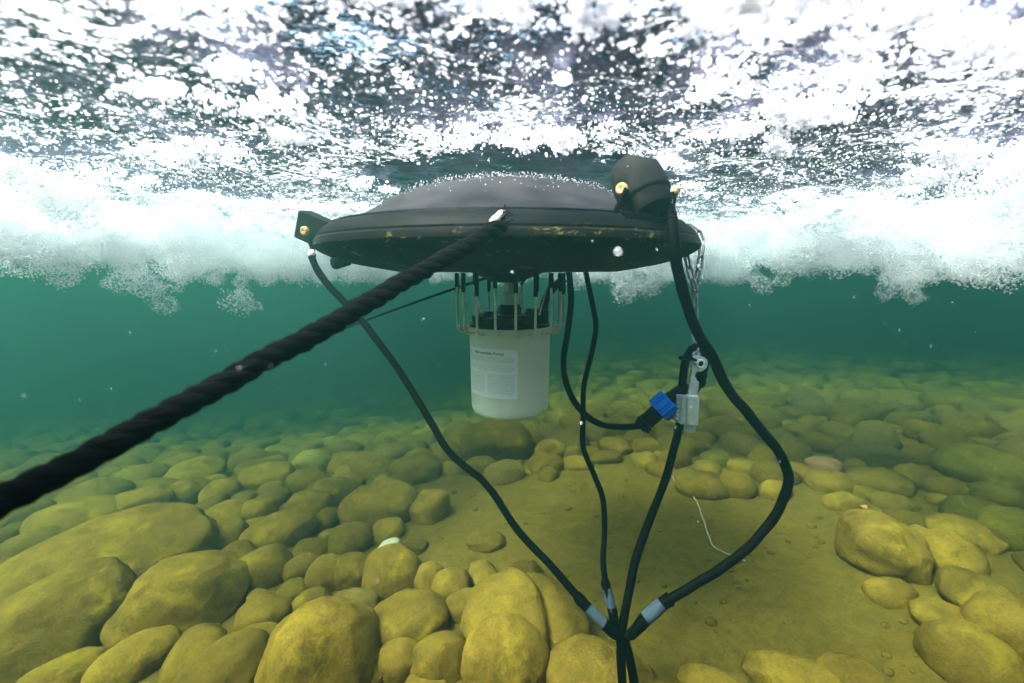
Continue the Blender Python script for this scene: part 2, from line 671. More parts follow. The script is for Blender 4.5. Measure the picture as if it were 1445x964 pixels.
def sheet(name, xs, ys, zf, material, sharp=180):
    nx, ny = len(xs), len(ys)
    X, Yg = np.meshgrid(xs, ys)
    Z = zf(X.ravel(), Yg.ravel())
    co = np.stack([X.ravel(), Yg.ravel(), Z], 1)
    me = bpy.data.meshes.new(name)
    idx = np.arange(nx * ny).reshape(ny, nx)
    q = np.stack([idx[:-1, :-1].ravel(), idx[:-1, 1:].ravel(), idx[1:, 1:].ravel(), idx[1:, :-1].ravel()], 1)
    me.vertices.add(len(co))
    me.vertices.foreach_set('co', co.ravel())
    me.loops.add(q.size)
    me.loops.foreach_set('vertex_index', q.ravel())
    me.polygons.add(len(q))
    me.polygons.foreach_set('loop_start', np.arange(0, q.size, 4))
    me.polygons.foreach_set('use_smooth', np.ones(len(q), bool))
    me.update()
    me.validate()
    me.materials.append(material)
    o = bpy.data.objects.new(name, me)
    COL.objects.link(o)
    o['kind'] = 'structure'
    return o


def graded(c, half, n, k):
    t = np.linspace(-1, 1, n)
    return c + half * np.sinh(k * t) / math.sinh(k)


EXT = 17.0
sheet('lake_bed', graded(0.0, EXT, 220, 3.2), graded(1.5, EXT, 220, 3.2), bed, M_BED)


def wave(x, y):
    z = 0.016 * vn2(x, y, 4.5, 21, 2) + 0.010 * vn2(x, y, 12, 25, 2) + 0.004 * vn2(x, y, 34, 29, 2)
    r_ = np.hypot(x, y - 1.29)
    return WATER_Z + z * (0.35 + 0.65 * np.clip((5 - r_) / 3, 0, 1))


sheet('water_surface', graded(0.0, EXT, 420, 4.2), graded(1.0, EXT, 420, 4.2), wave, M_WATER)

# ------------------------------------------------------------------ haze (the water body)
HAZE_BOTTOM = -3.1
hz = MB().box((0, 1.25, (HAZE_TOP + HAZE_BOTTOM) / 2), (2 * EXT + 3, 2 * EXT + 3, HAZE_TOP - HAZE_BOTTOM))
hm = bpy.data.materials.new('green_water')
hm.use_nodes = True
hn = hm.node_tree
hn.nodes.remove(hn.nodes['Principled BSDF'])
vol = hn.nodes.new('ShaderNodeVolumePrincipled')
vol.inputs['Color'].default_value = (0.032, 0.112, 0.096, 1)
vol.inputs['Absorption Color'].default_value = (0.045, 0.19, 0.12, 1)
vol.inputs['Density'].default_value = HAZE_DENSITY
vol.inputs['Anisotropy'].default_value = 0.5
hn.links.new(vol.outputs[0], hn.nodes['Material Output'].inputs['Volume'])
haze = obj('haze', hz, hm, origin=(0, 1.25, HAZE_BOTTOM), smooth=False)
haze['kind'] = 'stuff'

# ------------------------------------------------------------------ the float
FC = Vector((-0.012, 1.29, CAM_Z))          # axis of the float at camera height
fl = thing('fountain_float', FC, 'big round black plastic float with a low dome, riding just under the foam', 'float')
hull = [(0.10, -0.008), (0.30, -0.006), (0.345, 0.002), (0.40, 0.012), (0.455, 0.027), (0.482, 0.040), (0.494, 0.048),
        (0.4985, 0.056), (0.4985, 0.062), (0.496, 0.070), (0.4905, 0.074), (0.4905, 0.078), (0.486, 0.086), (0.478, 0.095),
        (0.470, 0.101), (0.462, 0.105), (0.4605, 0.1085), (0.456, 0.1105), (0.44, 0.1125), (0.42, 0.114)]
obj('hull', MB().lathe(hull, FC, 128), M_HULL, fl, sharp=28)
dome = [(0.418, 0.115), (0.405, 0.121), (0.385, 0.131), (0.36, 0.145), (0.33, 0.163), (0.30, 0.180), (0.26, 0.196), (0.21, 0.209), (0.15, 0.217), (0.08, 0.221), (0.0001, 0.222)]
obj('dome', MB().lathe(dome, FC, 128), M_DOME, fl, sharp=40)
obj('hub', MB().lathe([(0.045, -0.035), (0.05, -0.034), (0.052, -0.028), (0.092, -0.012), (0.10, -0.0085)], FC, 40), M_BLACK, fl)
# moulded lip at the left end of the hull and the step the lamp strap is bolted to
lip = MB()
pp = []
for k in range(13):
    a = R(176 + k * 3.2)
    pp.append(FC + Vector((0.452 * math.cos(a), 0.452 * math.sin(a), 0.018)))
lip.tube(pp, [0.006 + 0.012 * math.sin(math.pi * k / 12) for k in range(13)], 10, flat=0.6)
obj('hull_lip', lip, M_HULL, fl)
cpx = at(893, 309, 0.885)
obj('rim_step', MB().box(cpx + Vector((0, 0.012, 0)), (0.072, 0.04, 0.018), Euler((0, 0, R(27))), 0.004), M_BLACK, fl)
wp = at(716, 369, 0.97)
obj('drain_plug', MB().box(wp, (0.026, 0.02, 0.014), None, 0.004), M_PALE, fl)
for px_, py_, Y_ in ((700, 369, .96), (768, 371, .99), (780, 366, .99)):
    obj('under_bolt', MB().lathe([(0.008, -0.012), (0.009, 0.0), (0.009, 0.02)], at(px_, py_, Y_), 8), M_BLACK, fl)

# right lamp: stubby black housing tipped on the rim, brass pivots, strap, pale cable gland
lc = at(905, 267, 0.955)
ax = Vector((0.30, -0.45, -0.84)).normalized()
lamp_r = obj('lamp', MB().lathe([(0.0001, -0.072), (0.026, -0.070), (0.041, -0.060), (0.0495, -0.042), (0.0525, -0.012), (0.0525, 0.020), (0.0515, 0.024),
                                 (0.047, 0.028), (0.043, 0.052), (0.040, 0.057), (0.0001, 0.060)], lc, 40, ax), M_LAMP, fl)
lamp_r['label'] = 'round black lamp housing tipped forward on the right of the rim'
for (bx_, by_, Y_, axb) in ((878, 267, 0.953, (-.55, -.8, .05)), (951, 270, 0.99, (.9, -.35, .1))):
    obj('pivot_bolt', MB().lathe([(0.0118, 0), (0.0118, 0.005), (0.0085, 0.008), (0.003, 0.0075), (0.0001, 0.006)], at(bx_, by_, Y_ - .042), 20, axb), M_BRASS, lamp_r)
st = [at(884, 268, .905), at(877, 283, .895), at(869, 298, .880), at(866, 308, .868), at(868, 318, .858), at(870, 330, .853)]
obj('strap', MB().tube(spline(st, .006), 0.0085, 8, flat=0.45), M_BLACK, lamp_r)
st = [at(949, 272, .943), at(947, 290, 0.938), at(940, 306, .945)]
obj('strap', MB().tube(spline(st, .006), 0.0085, 8, flat=0.45), M_BLACK, lamp_r)
gd = (at(946, 300, 0.955) - at(938, 278, 0.955)).normalized()
obj('gland', MB().lathe([(0.0135, -0.011), (0.0155, -0.009), (0.0155, 0.004), (0.0125, 0.010), (0.010, 0.013)], at(938, 284, 0.930), 10, gd), M_PALE, lamp_r)

# left lamp: square black bracket with one brass bolt
lq = at(445, 324, 1.32)
erot = Euler((R(6), R(22), R(-16)))
lamp_l = obj('lamp', MB().box(lq, (0.094, 0.05, 0.078), erot, 0.003), M_LAMP, fl)
lamp_l['label'] = 'square black lamp bracket standing off the left end of the rim'
fwd = erot.to_matrix() @ Vector((0, -1, 0))
bc = at(430, 326, 1.287)
obj('pivot_bolt', MB().lathe([(0.0125, -0.004), (0.0125, 0.004), (0.009, 0.007), (0.003, 0.0065), (0.0001, 0.005)], bc, 20, fwd), M_BRASS, lamp_l)
obj('gland', MB().ball(at(440, 358, 1.29), 0.0105, 2, (1, 1, 1.15)), M_PALE, lamp_l)
obj('strap', MB().tube(spline([at(438, 344, 1.30), at(441, 352, 1.295), at(443, 362, 1.29)], .004), 0.006, 8), M_BLACK, lamp_l)

# ------------------------------------------------------------------ the pump
PC = Vector((-0.006, 1.29, CAM_Z))
pump = thing('submersible_pump', PC + Vector((0, 0, -0.41)), 'off-white cylindrical submersible pump in a steel rod cage, hanging under the float', 'pump')
RC = 0.1135
can = [(0.0001, -0.4095), (0.085, -0.4095), (0.098, -0.408), (0.1055, -0.403), (0.110, -0.394), (0.1118, -0.382), (RC, -0.30), (RC + .0015, -0.172), (RC + .0015, -0.158)]
can_o = obj('pump_can', MB().lathe(can, PC, 72), M_CAN, pump)
obj('clamp_ring', MB().lathe([(RC + .0016, -0.170), (RC + .006, -0.169), (RC + .006, -0.157), (RC + .0016, -0.156)], PC, 72), M_STEEL, pump)
top = MB().lathe([(0.115, -0.157), (0.115, -0.150), (0.108, -0.146), (0.05, -0.144), (0.05, -0.128), (0.044, -0.126), (0.030, -0.125)], PC, 48)
for k in range(8):
    a = 2 * math.pi * (k + .3) / 8
    top.box(PC + Vector((0.092 * math.cos(a), 0.092 * math.sin(a), -0.138)), (0.03, 0.03, 0.018), Euler((0, 0, a)), 0.002)
top.box(PC + Vector((0.075, -0.03, -0.128)), (0.05, 0.05, 0.04), Euler((0, 0, .3)), 0.003)
top.box(PC + Vector((-0.05, 0.05, -0.134)), (0.05, 0.04, 0.026), Euler((0, 0, .3)), 0.003)
obj('top_plate', top, M_BLACK, pump)
obj('coupling', MB().lathe([(0.030, -0.126), (0.033, -0.118), (0.033, -0.106), (0.026, -0.098)], PC, 8), M_BLACK, pump)
obj('hex_nut', MB().lathe([(0.0255, -0.098), (0.028, -0.096), (0.028, -0.066), (0.0255, -0.064)], PC, 6), M_GALV, pump, sharp=20)
obj('shaft', MB().lathe([(0.017, -0.064), (0.017, -0.034)], PC, 20), M_STEEL, pump)
RR = 0.150
for k in range(18):
    a = R(-90 + 6 + 20 * k)
    d = Vector((math.cos(a), math.sin(a), 0))
    zb = -0.166 - 0.004
    pts = [PC + d * RR + Vector((0, 0, z)) for z in (-0.012, -0.05, -0.09, -0.13, -0.155)]
    pts += [PC + d * (RR - 0.004) + Vector((0, 0, zb + .005)), PC + d * (RR - 0.012) + Vector((0, 0, zb)), PC + d * (RC + 0.004) + Vector((0, 0, zb))]
    rod = obj('cage_rod', MB().tube(pts, 0.0034, 8), M_STEEL, pump)
    ln = -0.058 - 0.012 * math.sin(k * 2.1)
    obj('rod_sleeve', MB().tube([PC + d * RR + Vector((0, 0, -0.010)), PC + d * RR + Vector((0, 0, ln))], 0.0056, 10), M_BLACK, rod)
for (x0, y0, x1, y1, Y0, Y1) in ((650, 405, 664, 446, 1.30, 1.30), (772, 404, 761, 445, 1.2, 1.2), (783, 404, 776, 432, 1.33, 1.33), (673, 420, 679, 440, 1.38, 1.38)):
    obj('stay_wire', MB().tube([at(x0, y0, Y0), at(x1, y1, Y1)], 0.0022, 6), M_STEEL, pump)
ec = at(782, 465, 1.27)
eye = MB()
eye.tube([ec + Vector((0.012 * math.cos(t), 0, 0.012 * math.sin(t))) for t in np.linspace(0, 2 * math.pi, 17)[:-1]], 0.004, 8, closed=True)
eye.tube([ec + Vector((-0.02, 0, 0.004)), ec + Vector((-0.010, 0, 0.012))], 0.005, 8)
eye.lathe([(0.0001, -.002), (0.0105, -.002), (0.0105, .002), (0.0001, .002)], ec, 20, (0, 1, 0))
obj('eyelet', eye, M_STEEL, pump)
obj('lug', MB().box(at(655, 462, 1.27), (0.018, 0.012, 0.006), None, 0.001), M_STEEL, pump)

# sticker wrapped on the can
a0, a1, z0, z1 = R(-90 - 73), R(-90 + 10.5), -0.342, -0.2085


def on_can(u, v, lift):
    a = a0 + (a1 - a0) * u
    z = z0 + (z1 - z0) * v
    rr = RC - 0.0005 + lift - 0.0012 * max(0, (-0.30 - z) / 0.12)
    return PC + Vector((rr * math.cos(a), rr * math.sin(a), z))


sm = MB()
nu = 28
vs = [on_can(u / nu, v / 2, 0.0016) for v in range(3) for u in range(nu + 1)]
fs = [(j * (nu + 1) + i, j * (nu + 1) + i + 1, (j + 1) * (nu + 1) + i + 1, (j + 1) * (nu + 1) + i) for j in range(2) for i in range(nu)]
sm.add(vs, fs)
stick = obj('sticker', sm, M_STICKER, can_o, origin=WORLD_LOC[pump.name])
stick.parent = pump
stick.location = (0, 0, 0)
uvl = stick.data.uv_layers.new(name='UVMap')
for p in stick.data.polygons:
    for li in p.loop_indices:
        vi = stick.data.loops[li].vertex_index
        uvl.data[li].uv = ((vi % (nu + 1)) / nu, (vi // (nu + 1)) / 2)


def print_text(body, u0, u1, v0, v1):
    cu = bpy.data.curves.new('print', 'FONT')
    cu.body = body
    cu.size = 1.0
    cu.offset = 0.012
    to = bpy.data.objects.new('print', cu)
    COL.objects.link(to)
    dg = bpy.context.evaluated_depsgraph_get()
    dg.update()
    me = bpy.data.meshes.new_from_object(to.evaluated_get(dg))
    bpy.data.objects.remove(to)
    co = np.array([v.co[:] for v in me.vertices])
    mn, mx = co.min(0), co.max(0)
    mb = MB()
    V = []
    for c in co:
        u = u0 + (u1 - u0) * (c[0] - mn[0]) / (mx[0] - mn[0])
        v = v0 + (v1 - v0) * (c[1] - mn[1]) / (mx[1] - mn[1])
        V.append(on_can(u, v, 0.0026))
    mb.add(V, [tuple(p.vertices) for p in me.polygons])
    return obj('print', mb, M_INK, stick, origin=WORLD_LOC[pump.name], smooth=False)


WORLD_LOC[stick.name] = WORLD_LOC[pump.name]
print_text('Submersible Pump', 0.20, 0.78, 0.868, 0.945)
print_text('1', 0.085, 0.10, 0.885, 0.93)
print_text('(M) Rev A', 0.07, 0.20, 0.848, 0.868) if False else None

# ------------------------------------------------------------------ ropes, cables, chain
# towing rope to the lower left corner, passing close to the lens
p_a = at(706, 318, 0.775)
p_b = at(-70, 748, 0.335)
path = [p_a.lerp(p_b, t) for t in np.linspace(0, 1, 90)]
path = [p + Vector((0, 0, -0.006 * math.sin(math.pi * i / 89))) for i, p in enumerate(path)]
path = wobble(path, 0.0035, 14, 2)
tow = obj('tow_rope', twisted(path, 0.0132, 0.066, 3, 10, 0.66, 0.06), M_ROPE, origin=p_a)
tag(tow, 'thick black twisted rope from the front rim of the float to the lower left corner', 'rope')
kp = [at(690, 322, .772), at(698, 311, .770), at(706, 303, .772), at(713, 299, .778)]
obj('frayed_whipping', MB().tube(spline(kp, .004), [0.003, 0.0055, 0.0068, 0.0072, 0.0068, 0.006, 0.0066, 0.0055, 0.003, 0.002][:len(spline(kp, .004))] if len(spline(kp, .004)) <= 10 else 0.006, 10), M_PALE, tow)
tuft = MB()
for k in range(26):
    b0 = at(712 + random.uniform(-14, 4), 303 + random.uniform(-6, 16), .772)
    tuft.tube([b0, b0 + Vector((random.uniform(-.010, .014), random.uniform(-.01, 0), random.uniform(-.008, .012)))], 0.0010, 4)
for k in range(10):
    b0 = at(706, 322, .770)
    tuft.tube([b0, b0 + Vector((random.uniform(.004, .016), random.uniform(-.006, .004), random.uniform(-.006, .004)))], 0.0022, 5)
obj('frayed_end', tuft, M_ROPE, tow)
fz = MB()
for k in range(900):
    t_ = random.random() ** 1.3
    b0 = path[int(t_ * (len(path) - 1))]
    dd = Vector((random.gauss(0, 1), random.gauss(0, 1), random.gauss(0, 1))).normalized()
    b0 = b0 + dd * 0.0125
    fz.tube([b0, b0 + dd * random.uniform(.001, .003) + (p_b - p_a).normalized() * random.uniform(-.006, .006)], 0.00035, 3, caps=False)
fzo = obj('loose_fibres', fz, M_ROPE, tow)
fzo['kind'] = 'stuff'

# thin cord behind
cord = [at(400, 499, 1.75), at(470, 470, 1.68), at(560, 436, 1.6), at(640, 408, 1.52), at(690, 391, 1.47), at(712, 383, 1.42)]
tag(obj('cord', MB().tube(spline(cord, .03), [0.0042] * len(spline(cord, .03)), 6), M_ROPE, origin=cord[-1]),
    'thin black cord slanting away behind the twisted rope and the pump cage', 'cord')

JX = 0.97


def cable(name, pts, r, label, cat, amp=0.003, material=None, n=12, seed=5):
    path = wobble(spline(pts, .012), amp, 12, seed)
    rr = np.array([r] * len(path))
    a = np.array([tuple(p) for p in path])
    rr = rr * (1 + 0.05 * vnoise(a * 45, seed))
    o = obj(name, MB().tube(path, list(rr), n), material or M_CABLE, origin=pts[0])
    tag(o, label, cat)
    return o


def ring_tube(p0, p1, prof, n=14):
    """a sleeve along p0-p1; prof: (t, radius)"""
    d = p1 - p0
    return MB().lathe([(r_, d.length * t) for t, r_ in prof], p0, n, d)


SLV = [(0, .6), (0, 1.0), (.5, 1.05), (1, 1.0), (1, .6)]
lcab = cable('lamp_cable', [at(440, 362, 1.29), at(446, 378, 1.285), at(458, 395, 1.28), at(485, 425, 1.27), at(523, 468, 1.25), at(570, 533, 1.22), at(607, 594, 1.18),
                            at(636, 640, 1.16), at(688, 686, 1.13), at(730, 748, 1.09), at(775, 797, 1.05), at(825, 852, 1.0), at(850, 876, .98), at(874, 896, .965)],
             0.0098, 'black cable hanging from the square lamp bracket at the left end of the float', 'cable')
obj('joint_sleeve', ring_tube(at(829, 857, .99), at(855, 883, .972), [(t, .0130 * r_) for t, r_ in SLV]), M_SLEEVE, lcab)
obj('boot', ring_tube(at(813, 840, 1.005), at(830, 858, .989), [(0, .008), (0, .0115), (.4, .0145), (.6, .0125), (1, .013), (1, .008)]), M_CABLE, lcab)
obj('boot', ring_tube(at(852, 880, .972), at(874, 899, .963), [(0, .008), (0, .0140), (.6, .0145), (1, .011), (1, .008)]), M_CABLE, lcab)

ccab = cable('lamp_cable', [at(827, 384, 1.27), at(831, 405, 1.262), at(837, 435, 1.255), at(841, 460, 1.25), at(834, 500, 1.23), at(824, 545, 1.2), at(823, 590, 1.17), at(823, 630, 1.15),
                            at(838, 670, 1.12), at(851, 705, 1.1), at(853, 745, 1.07), at(851, 790, 1.03), at(855, 825, 1.0), at(861, 855, .985), at(870, 888, .97)],
             0.0072, 'thinner black cable dropping nearly straight down from under the float, right of the pump', 'cable', 0.0015)
obj('joint_sleeve', ring_tube(at(856, 829, 1.0), at(863, 857, .985), [(t, .0108 * r_) for t, r_ in SLV]), M_SLEEVE, ccab)
obj('boot', ring_tube(at(853, 818, 1.005), at(856, 830, .999), [(0, .006), (0, .0095), (.5, .0115), (1, .0105), (1, .006)]), M_CABLE, ccab)
obj('boot', ring_tube(at(863, 857, .984), at(868, 880, .972), [(0, .006), (0, .0118), (.6, .0115), (1, .009), (1, .006)]), M_CABLE, ccab)

rcab = cable('lamp_cable', [at(941, 291, .925), at(948, 313, .905), at(953, 345, .895), at(958, 385, .905), at(968, 425, .925), at(983, 465, .945), at(1005, 506, .96), at(1027, 548, .97), at(1060, 588, .985),
                            at(1093, 628, 1.0), at(1110, 660, 1.01), at(1113, 685, 1.01), at(1098, 722, 1.01), at(1062, 768, 1.0), at(1015, 802, .99), at(972, 829, .985), at(938, 850, .98), at(905, 880, .97), at(884, 900, .96)],
             0.0112, 'thick black cable looping out wide on the right from the round lamp', 'cable', 0.0035)
obj('joint_sleeve', ring_tube(at(934, 852, .975), at(911, 873, .967), [(t, .0160 * r_) for t, r_ in SLV]), M_SLEEVE, rcab)
obj('boot', ring_tube(at(946, 845, .98), at(933, 853, .975), [(0, .011), (0, .0165), (.5, .0150), (1, .0150), (1, .01)]), M_CABLE, rcab)
obj('boot', ring_tube(at(912, 872, .967), at(889, 899, .958), [(0, .008), (0, .0155), (.3, .0150), (1, .010), (1, .006)]), M_CABLE, rcab)
cf = MB()
for t in (0.0, .2, .4, .6):
    q0 = at(943, 297, .922).lerp(at(949, 318, .902), t)
    q1 = at(943, 297, .922).lerp(at(949, 318, .902), t + .12)
    cf.lathe([(.011, 0), (.0135, 0.0006), (.0135, (q1 - q0).length), (.011, (q1 - q0).length + .0006)], q0, 14, q1 - q0)
obj('strain_relief', cf, M_CABLE, rcab)

pcab = cable('power_cable', [at(802, 382, 1.27), at(805, 405, 1.262), at(806, 430, 1.258), at(801, 465, 1.25), at(795, 505, 1.235), at(797, 535, 1.22), at(808, 563, 1.205),
                             at(826, 586, 1.19), at(850, 599, 1.18), at(878, 603, 1.175), at(905, 601, 1.17)],
             0.0084, 'black power cable curving from under the float to the blue plug', 'cable')
hose = [at(797, 393, 1.30), at(788, 400, 1.30), at(776, 412, 1.31), at(768, 430, 1.31), at(767, 452, 1.31)]
tag(obj('hose', MB().tube(spline(hose, .008), 0.0115, 12), M_CABLE, origin=hose[0]), 'short black hose bending down inside the right side of the cage', 'hose')

# plug with the blue nut
c0, c1 = at(903, 603, 1.17), at(962, 551, 1.16)
plug = thing('cable_plug', c0, 'black cable plug with a bright blue ribbed nut beside the metal bracket', 'plug')
D = c1 - c0


def pl(t):
    return c0 + D * t


obj('plug_body', ring_tube(pl(.0), pl(.72), [(0, .012), (0, .020), (.10, .022), (.12, .019), (.2, .0185), (.22, .0225), (.26, .0225), (.28, .021), (.9, .0225), (1, .0225), (1, .012)], 18), M_BLACK, plug)
for ang in (.6, 2.2, 3.9, 5.3):
    q = Vector((0, 0, 1)).rotation_difference(D.normalized())
    obj('gland_screw', MB().ball(pl(.10) + q @ Vector((.021 * math.cos(ang), .021 * math.sin(ang), 0)), .0065, 2), M_BLACK, plug)
nut = MB()
q = Vector((0, 0, 1)).rotation_difference(D.normalized())
prof = []
nn = 72
for h, s in ((.44, .86), (.45, .97), (.72, 1.0), (.74, .95), (.74, .70), (.64, .66)):
    prof.append((h, s))
vs = []
for h, s in prof:
    for k in range(nn):
        a = 2 * math.pi * k / nn
        rib = 1.0 if (k % 6) in (0, 1) else 0.93
        rad = .0355 * s * (rib if s > .9 else 1)
        vs.append(pl(h) + q @ Vector((rad * math.cos(a), rad * math.sin(a), 0)))
fs = [(i * nn + k, i * nn + (k + 1) % nn, (i + 1) * nn + (k + 1) % nn, (i + 1) * nn + k) for i in range(len(prof) - 1) for k in range(nn)]
fs.append(tuple(range(nn))[::-1])
fs.append(tuple((len(prof) - 1) * nn + k for k in range(nn)))
obj('blue_nut', nut.add(vs, fs), M_BLUE, plug, sharp=25)
obj('plug_tail', ring_tube(pl(.66), pl(1.15), [(0, .022), (.3, .021), (.7, .0165), (1, .014)], 16), M_BLACK, plug)
obj('zip_tie', MB().tube([pl(.05) + Vector((-.012, -.02, .012)), pl(.05) + Vector((0, -.024, .0)), pl(.05) + Vector((.012, -.02, -.014))], .003, 6), M_BLACK, plug)

# anchor rope with its loop
ar = [at(879, 1000, .925), at(877, 960, .94), at(876, 920, .955), at(878, 890, .97), at(886, 840, 1.0), at(898, 785, 1.04), at(920, 725, 1.08), at(938, 680, 1.1), at(951, 635, 1.13), at(960, 595, 1.15), at(962, 560, 1.155),
      at(963, 535, 1.16), at(967, 510, 1.16), at(976, 493, 1.162), at(986, 489, 1.165), at(995, 495, 1.17), at(997, 510, 1.175), at(992, 527, 1.18), at(986, 540, 1.185), at(981, 552, 1.185)]
arope = cable('anchor_rope', ar, 0.0104, 'straight black rope rising from the bottom into the metal bracket, ending in a loop', 'rope', 0.002)
obj('knot', MB().ball(at(986, 538, 1.18), 0.019, 2, (1, 1, 1.1)).ball(at(990, 530, 1.175), 0.014, 2), M_ROPE, arope)
tail = [at(882, 902, .965), at(889, 925, .96), at(896, 960, .955), at(903, 1000, .95)]
t2 = [at(885, 898, .962), at(886, 925, .955), at(892, 960, .95), at(899, 1000, .945)]
tm = MB().tube(spline(tail, .01), 0.0085, 8).tube(spline(t2, .01), 0.007, 8)
tag(obj('cable_bundle', tm, M_CABLE, origin=tail[0]), 'short pair of black leads under the junction beside the straight rope', 'cable')

# galvanised bracket
bo = at(968, 577, 1.135)
ux, uy = Vector((1, 0, 0)), Vector((0.02, 0.05, 1)).normalized()
sc = 1.135 / FPX * 1.01


def bp(px, py):
    return ((px - 968) * sc, (577 - py) * sc)


brk = thing('rope_bracket', bo, 'shiny galvanised steel bracket with a hook eye, clamped on the anchor rope', 'bracket')
hk = [(974, 499), (982, 499), (988, 501), (993, 505), (994, 510), (993, 516), (989, 520), (983, 522), (978, 522), (977, 529), (980, 534), (983, 537), (983, 558), (969, 558), (971, 530), (973, 521), (971, 518), (972, 508)]
hole = []
eyec = (983.5, 510.5)
pl_ = MB().prism([bp(*p) for p in hk[::-1]], bo + Vector((0, -.002, 0)), ux, uy, .006)
obj('hook_plate', pl_, M_GALV, brk)
eyem = MB().tube([bo + ux * bp(eyec[0] + 5.2 * math.cos(t), 0)[0] + uy * bp(0, eyec[1] + 5.2 * math.sin(t))[1] + Vector((0, -.006, 0)) for t in np.linspace(0, 2 * math.pi, 17)[:-1]], .0034, 8, closed=True)
obj('eye_rim', eyem, M_GALV, brk)
obj('eye_hole', MB().lathe([(.0001, 0), (.0062, 0), (.0062, .002), (.0001, .002)], bo + ux * bp(eyec[0], 0)[0] + uy * bp(0, eyec[1])[1] + Vector((0, -.0072, 0)), 16, (0, 1, 0)), M_BLACK, brk)
obj('clamp_block', MB().box(bo + ux * (bp(960, 0)[0]) + Vector((0, 0.004, 0)), (.017, .042, .073), Euler((0, 0, R(18))), .002), M_GALV, brk)
obj('clamp_block', MB().box(bo + ux * (bp(974, 0)[0]) + Vector((0, -0.006, 0)), (.0295, .036, .074), Euler((R(-3), 0, R(-6))), .002), M_GALV, brk)
obj('lower_tab', MB().box(bo + ux * (bp(975, 0)[0]) + uy * bp(0, 604)[1] + Vector((0, -.002, 0)), (.026, .012, .026), Euler((R(-3), 0, R(-6))), .0015), M_GALV, brk)
for k in range(5):
    obj('bolt', MB().ball(bo + ux * bp(954.5, 0)[0] + uy * bp(0, 566 + 6 * k)[1] + Vector((-.001, -.012, 0)), .0032, 1), M_GALV, brk)
zt = MB().tube([at(961, 505, 1.14), at(968, 505, 1.128), at(976, 506, 1.122), at(983, 509, 1.122)], .0035, 6).ball(at(961, 505, 1.14), .0062, 2)
obj('zip_tie', zt, M_BLACK, brk)

# chain
chain = thing('chain', at(975, 322, 1.2), 'galvanised link chain draped over the right end of the float', 'chain')


def link(c, d, up, Ln=0.041, Wd=0.020, wire=0.0033):
    d = d.normalized()
    up = (up - d * up.dot(d)).normalized()
    hl, hw = (Ln - Wd) / 2, (Wd - 2 * wire) / 2
    pts = []
    for k in range(9):
        a = -math.pi / 2 + math.pi * k / 8
        pts.append(c + d * (hl + hw * math.cos(a)) + up * (hw * math.sin(a)))
    for k in range(9):
        a = math.pi / 2 + math.pi * k / 8
        pts.append(c + d * (-hl + hw * math.cos(a)) + up * (hw * math.sin(a)))
    obj('link', MB().tube(pts, wire, 8, closed=True), M_CHAIN, chain)


def run_chain(pts, turn=0, Ln=.041):
    path = spline(pts, .002)
    L = 0
    cents = []
    step = Ln - 0.0085
    acc = step / 2
    for i in range(1, len(path)):
        seg = (path[i] - path[i - 1]).length
        L += seg
        if L >= acc:
            t = (path[min(i + 6, len(path) - 1)] - path[max(i - 6, 0)])
            cents.append((path[i], t))
            acc += step
    for k, (c, t) in enumerate(cents):
        v = Vector((1, 0.25, 0)) if (k + turn) % 2 == 0 else Vector((-0.35, 1, 0))
        link(c, t, v, Ln)


run_chain([at(970, 316, 1.205), at(983, 326, 1.2), at(990, 342, 1.2), at(988, 368, 1.2), at(984, 390, 1.2), at(981, 408, 1.2), at(981, 440, 1.2), at(981, 470, 1.19), at(982, 505, 1.145)], 1)
run_chain([at(967, 342, 1.19), at(969, 362, 1.19), at(974, 384, 1.19), at(980, 404, 1.19)], 0)

# ------------------------------------------------------------------ stones
def ico(sub):
    bm = bmesh.new()
    bmesh.ops.create_icosphere(bm, subdivisions=sub, radius=1)
    bm.verts.index_update()
    v = np.array([x.co[:] for x in bm.verts])
    f = np.array([[x.index for x in fc.verts] for fc in bm.faces])
    bm.free()
    return v, f


ICO = {k: ico(k) for k in (1, 2, 3, 4, 5)}


def stone_shape(sub, seed, boxy=0.93, lump=0.15, cuts=1, rough=0.024, cleft=None):
    """a water-worn stone of unit half-size"""
    v, f = ICO[sub]
    rg = np.random.default_rng(seed)
    p = np.sign(v) * np.abs(v) ** boxy
    p = p / np.maximum(1e-6, np.abs(p).max(0))
    n = v
    p = p * (1 + lump * fbm(n * 1.15 + seed * 3.7, 2, seed)[:, None] + lump * 0.35 * fbm(n * 3.1 + seed, 2, seed + 5)[:, None])
    for _ in range(cuts):
        d = rg.normal(size=3)
        d /= np.linalg.norm(d)
        lim = rg.uniform(0.66, 0.86)
        s = p @ d
        over = np.maximum(0, s - lim)
        p = p - d * (over * 0.55)[:, None]
    if cleft:
        # a sunken seam across the stone
        cn = np.array(cleft[:3], float)
        cn /= np.linalg.norm(cn)
        s = p @ cn - cleft[3]
        p = p * (1 - cleft[4] * np.exp(-(s / cleft[5]) ** 2))[:, None]
    p = p + n * (rough * fbm(n * 8 + seed, 3, seed + 9))[:, None]
    return p, f


def mesh_np(name, p, f, material):
    me = bpy.data.meshes.new(name)
    me.vertices.add(len(p))
    me.vertices.foreach_set('co', np.ascontiguousarray(p, dtype=np.float32).ravel())
    k = f.shape[1]
    me.loops.add(f.size)
    me.loops.foreach_set('vertex_index', f.ravel().astype(np.int32))
    me.polygons.add(len(f))
    me.polygons.foreach_set('loop_start', np.arange(0, f.size, k, dtype=np.int32))
    me.polygons.foreach_set('use_smooth', np.ones(len(f), bool))
    me.update()
    me.validate()
    me.materials.append(material)
    return me


PLACED = []      # x, y, radius


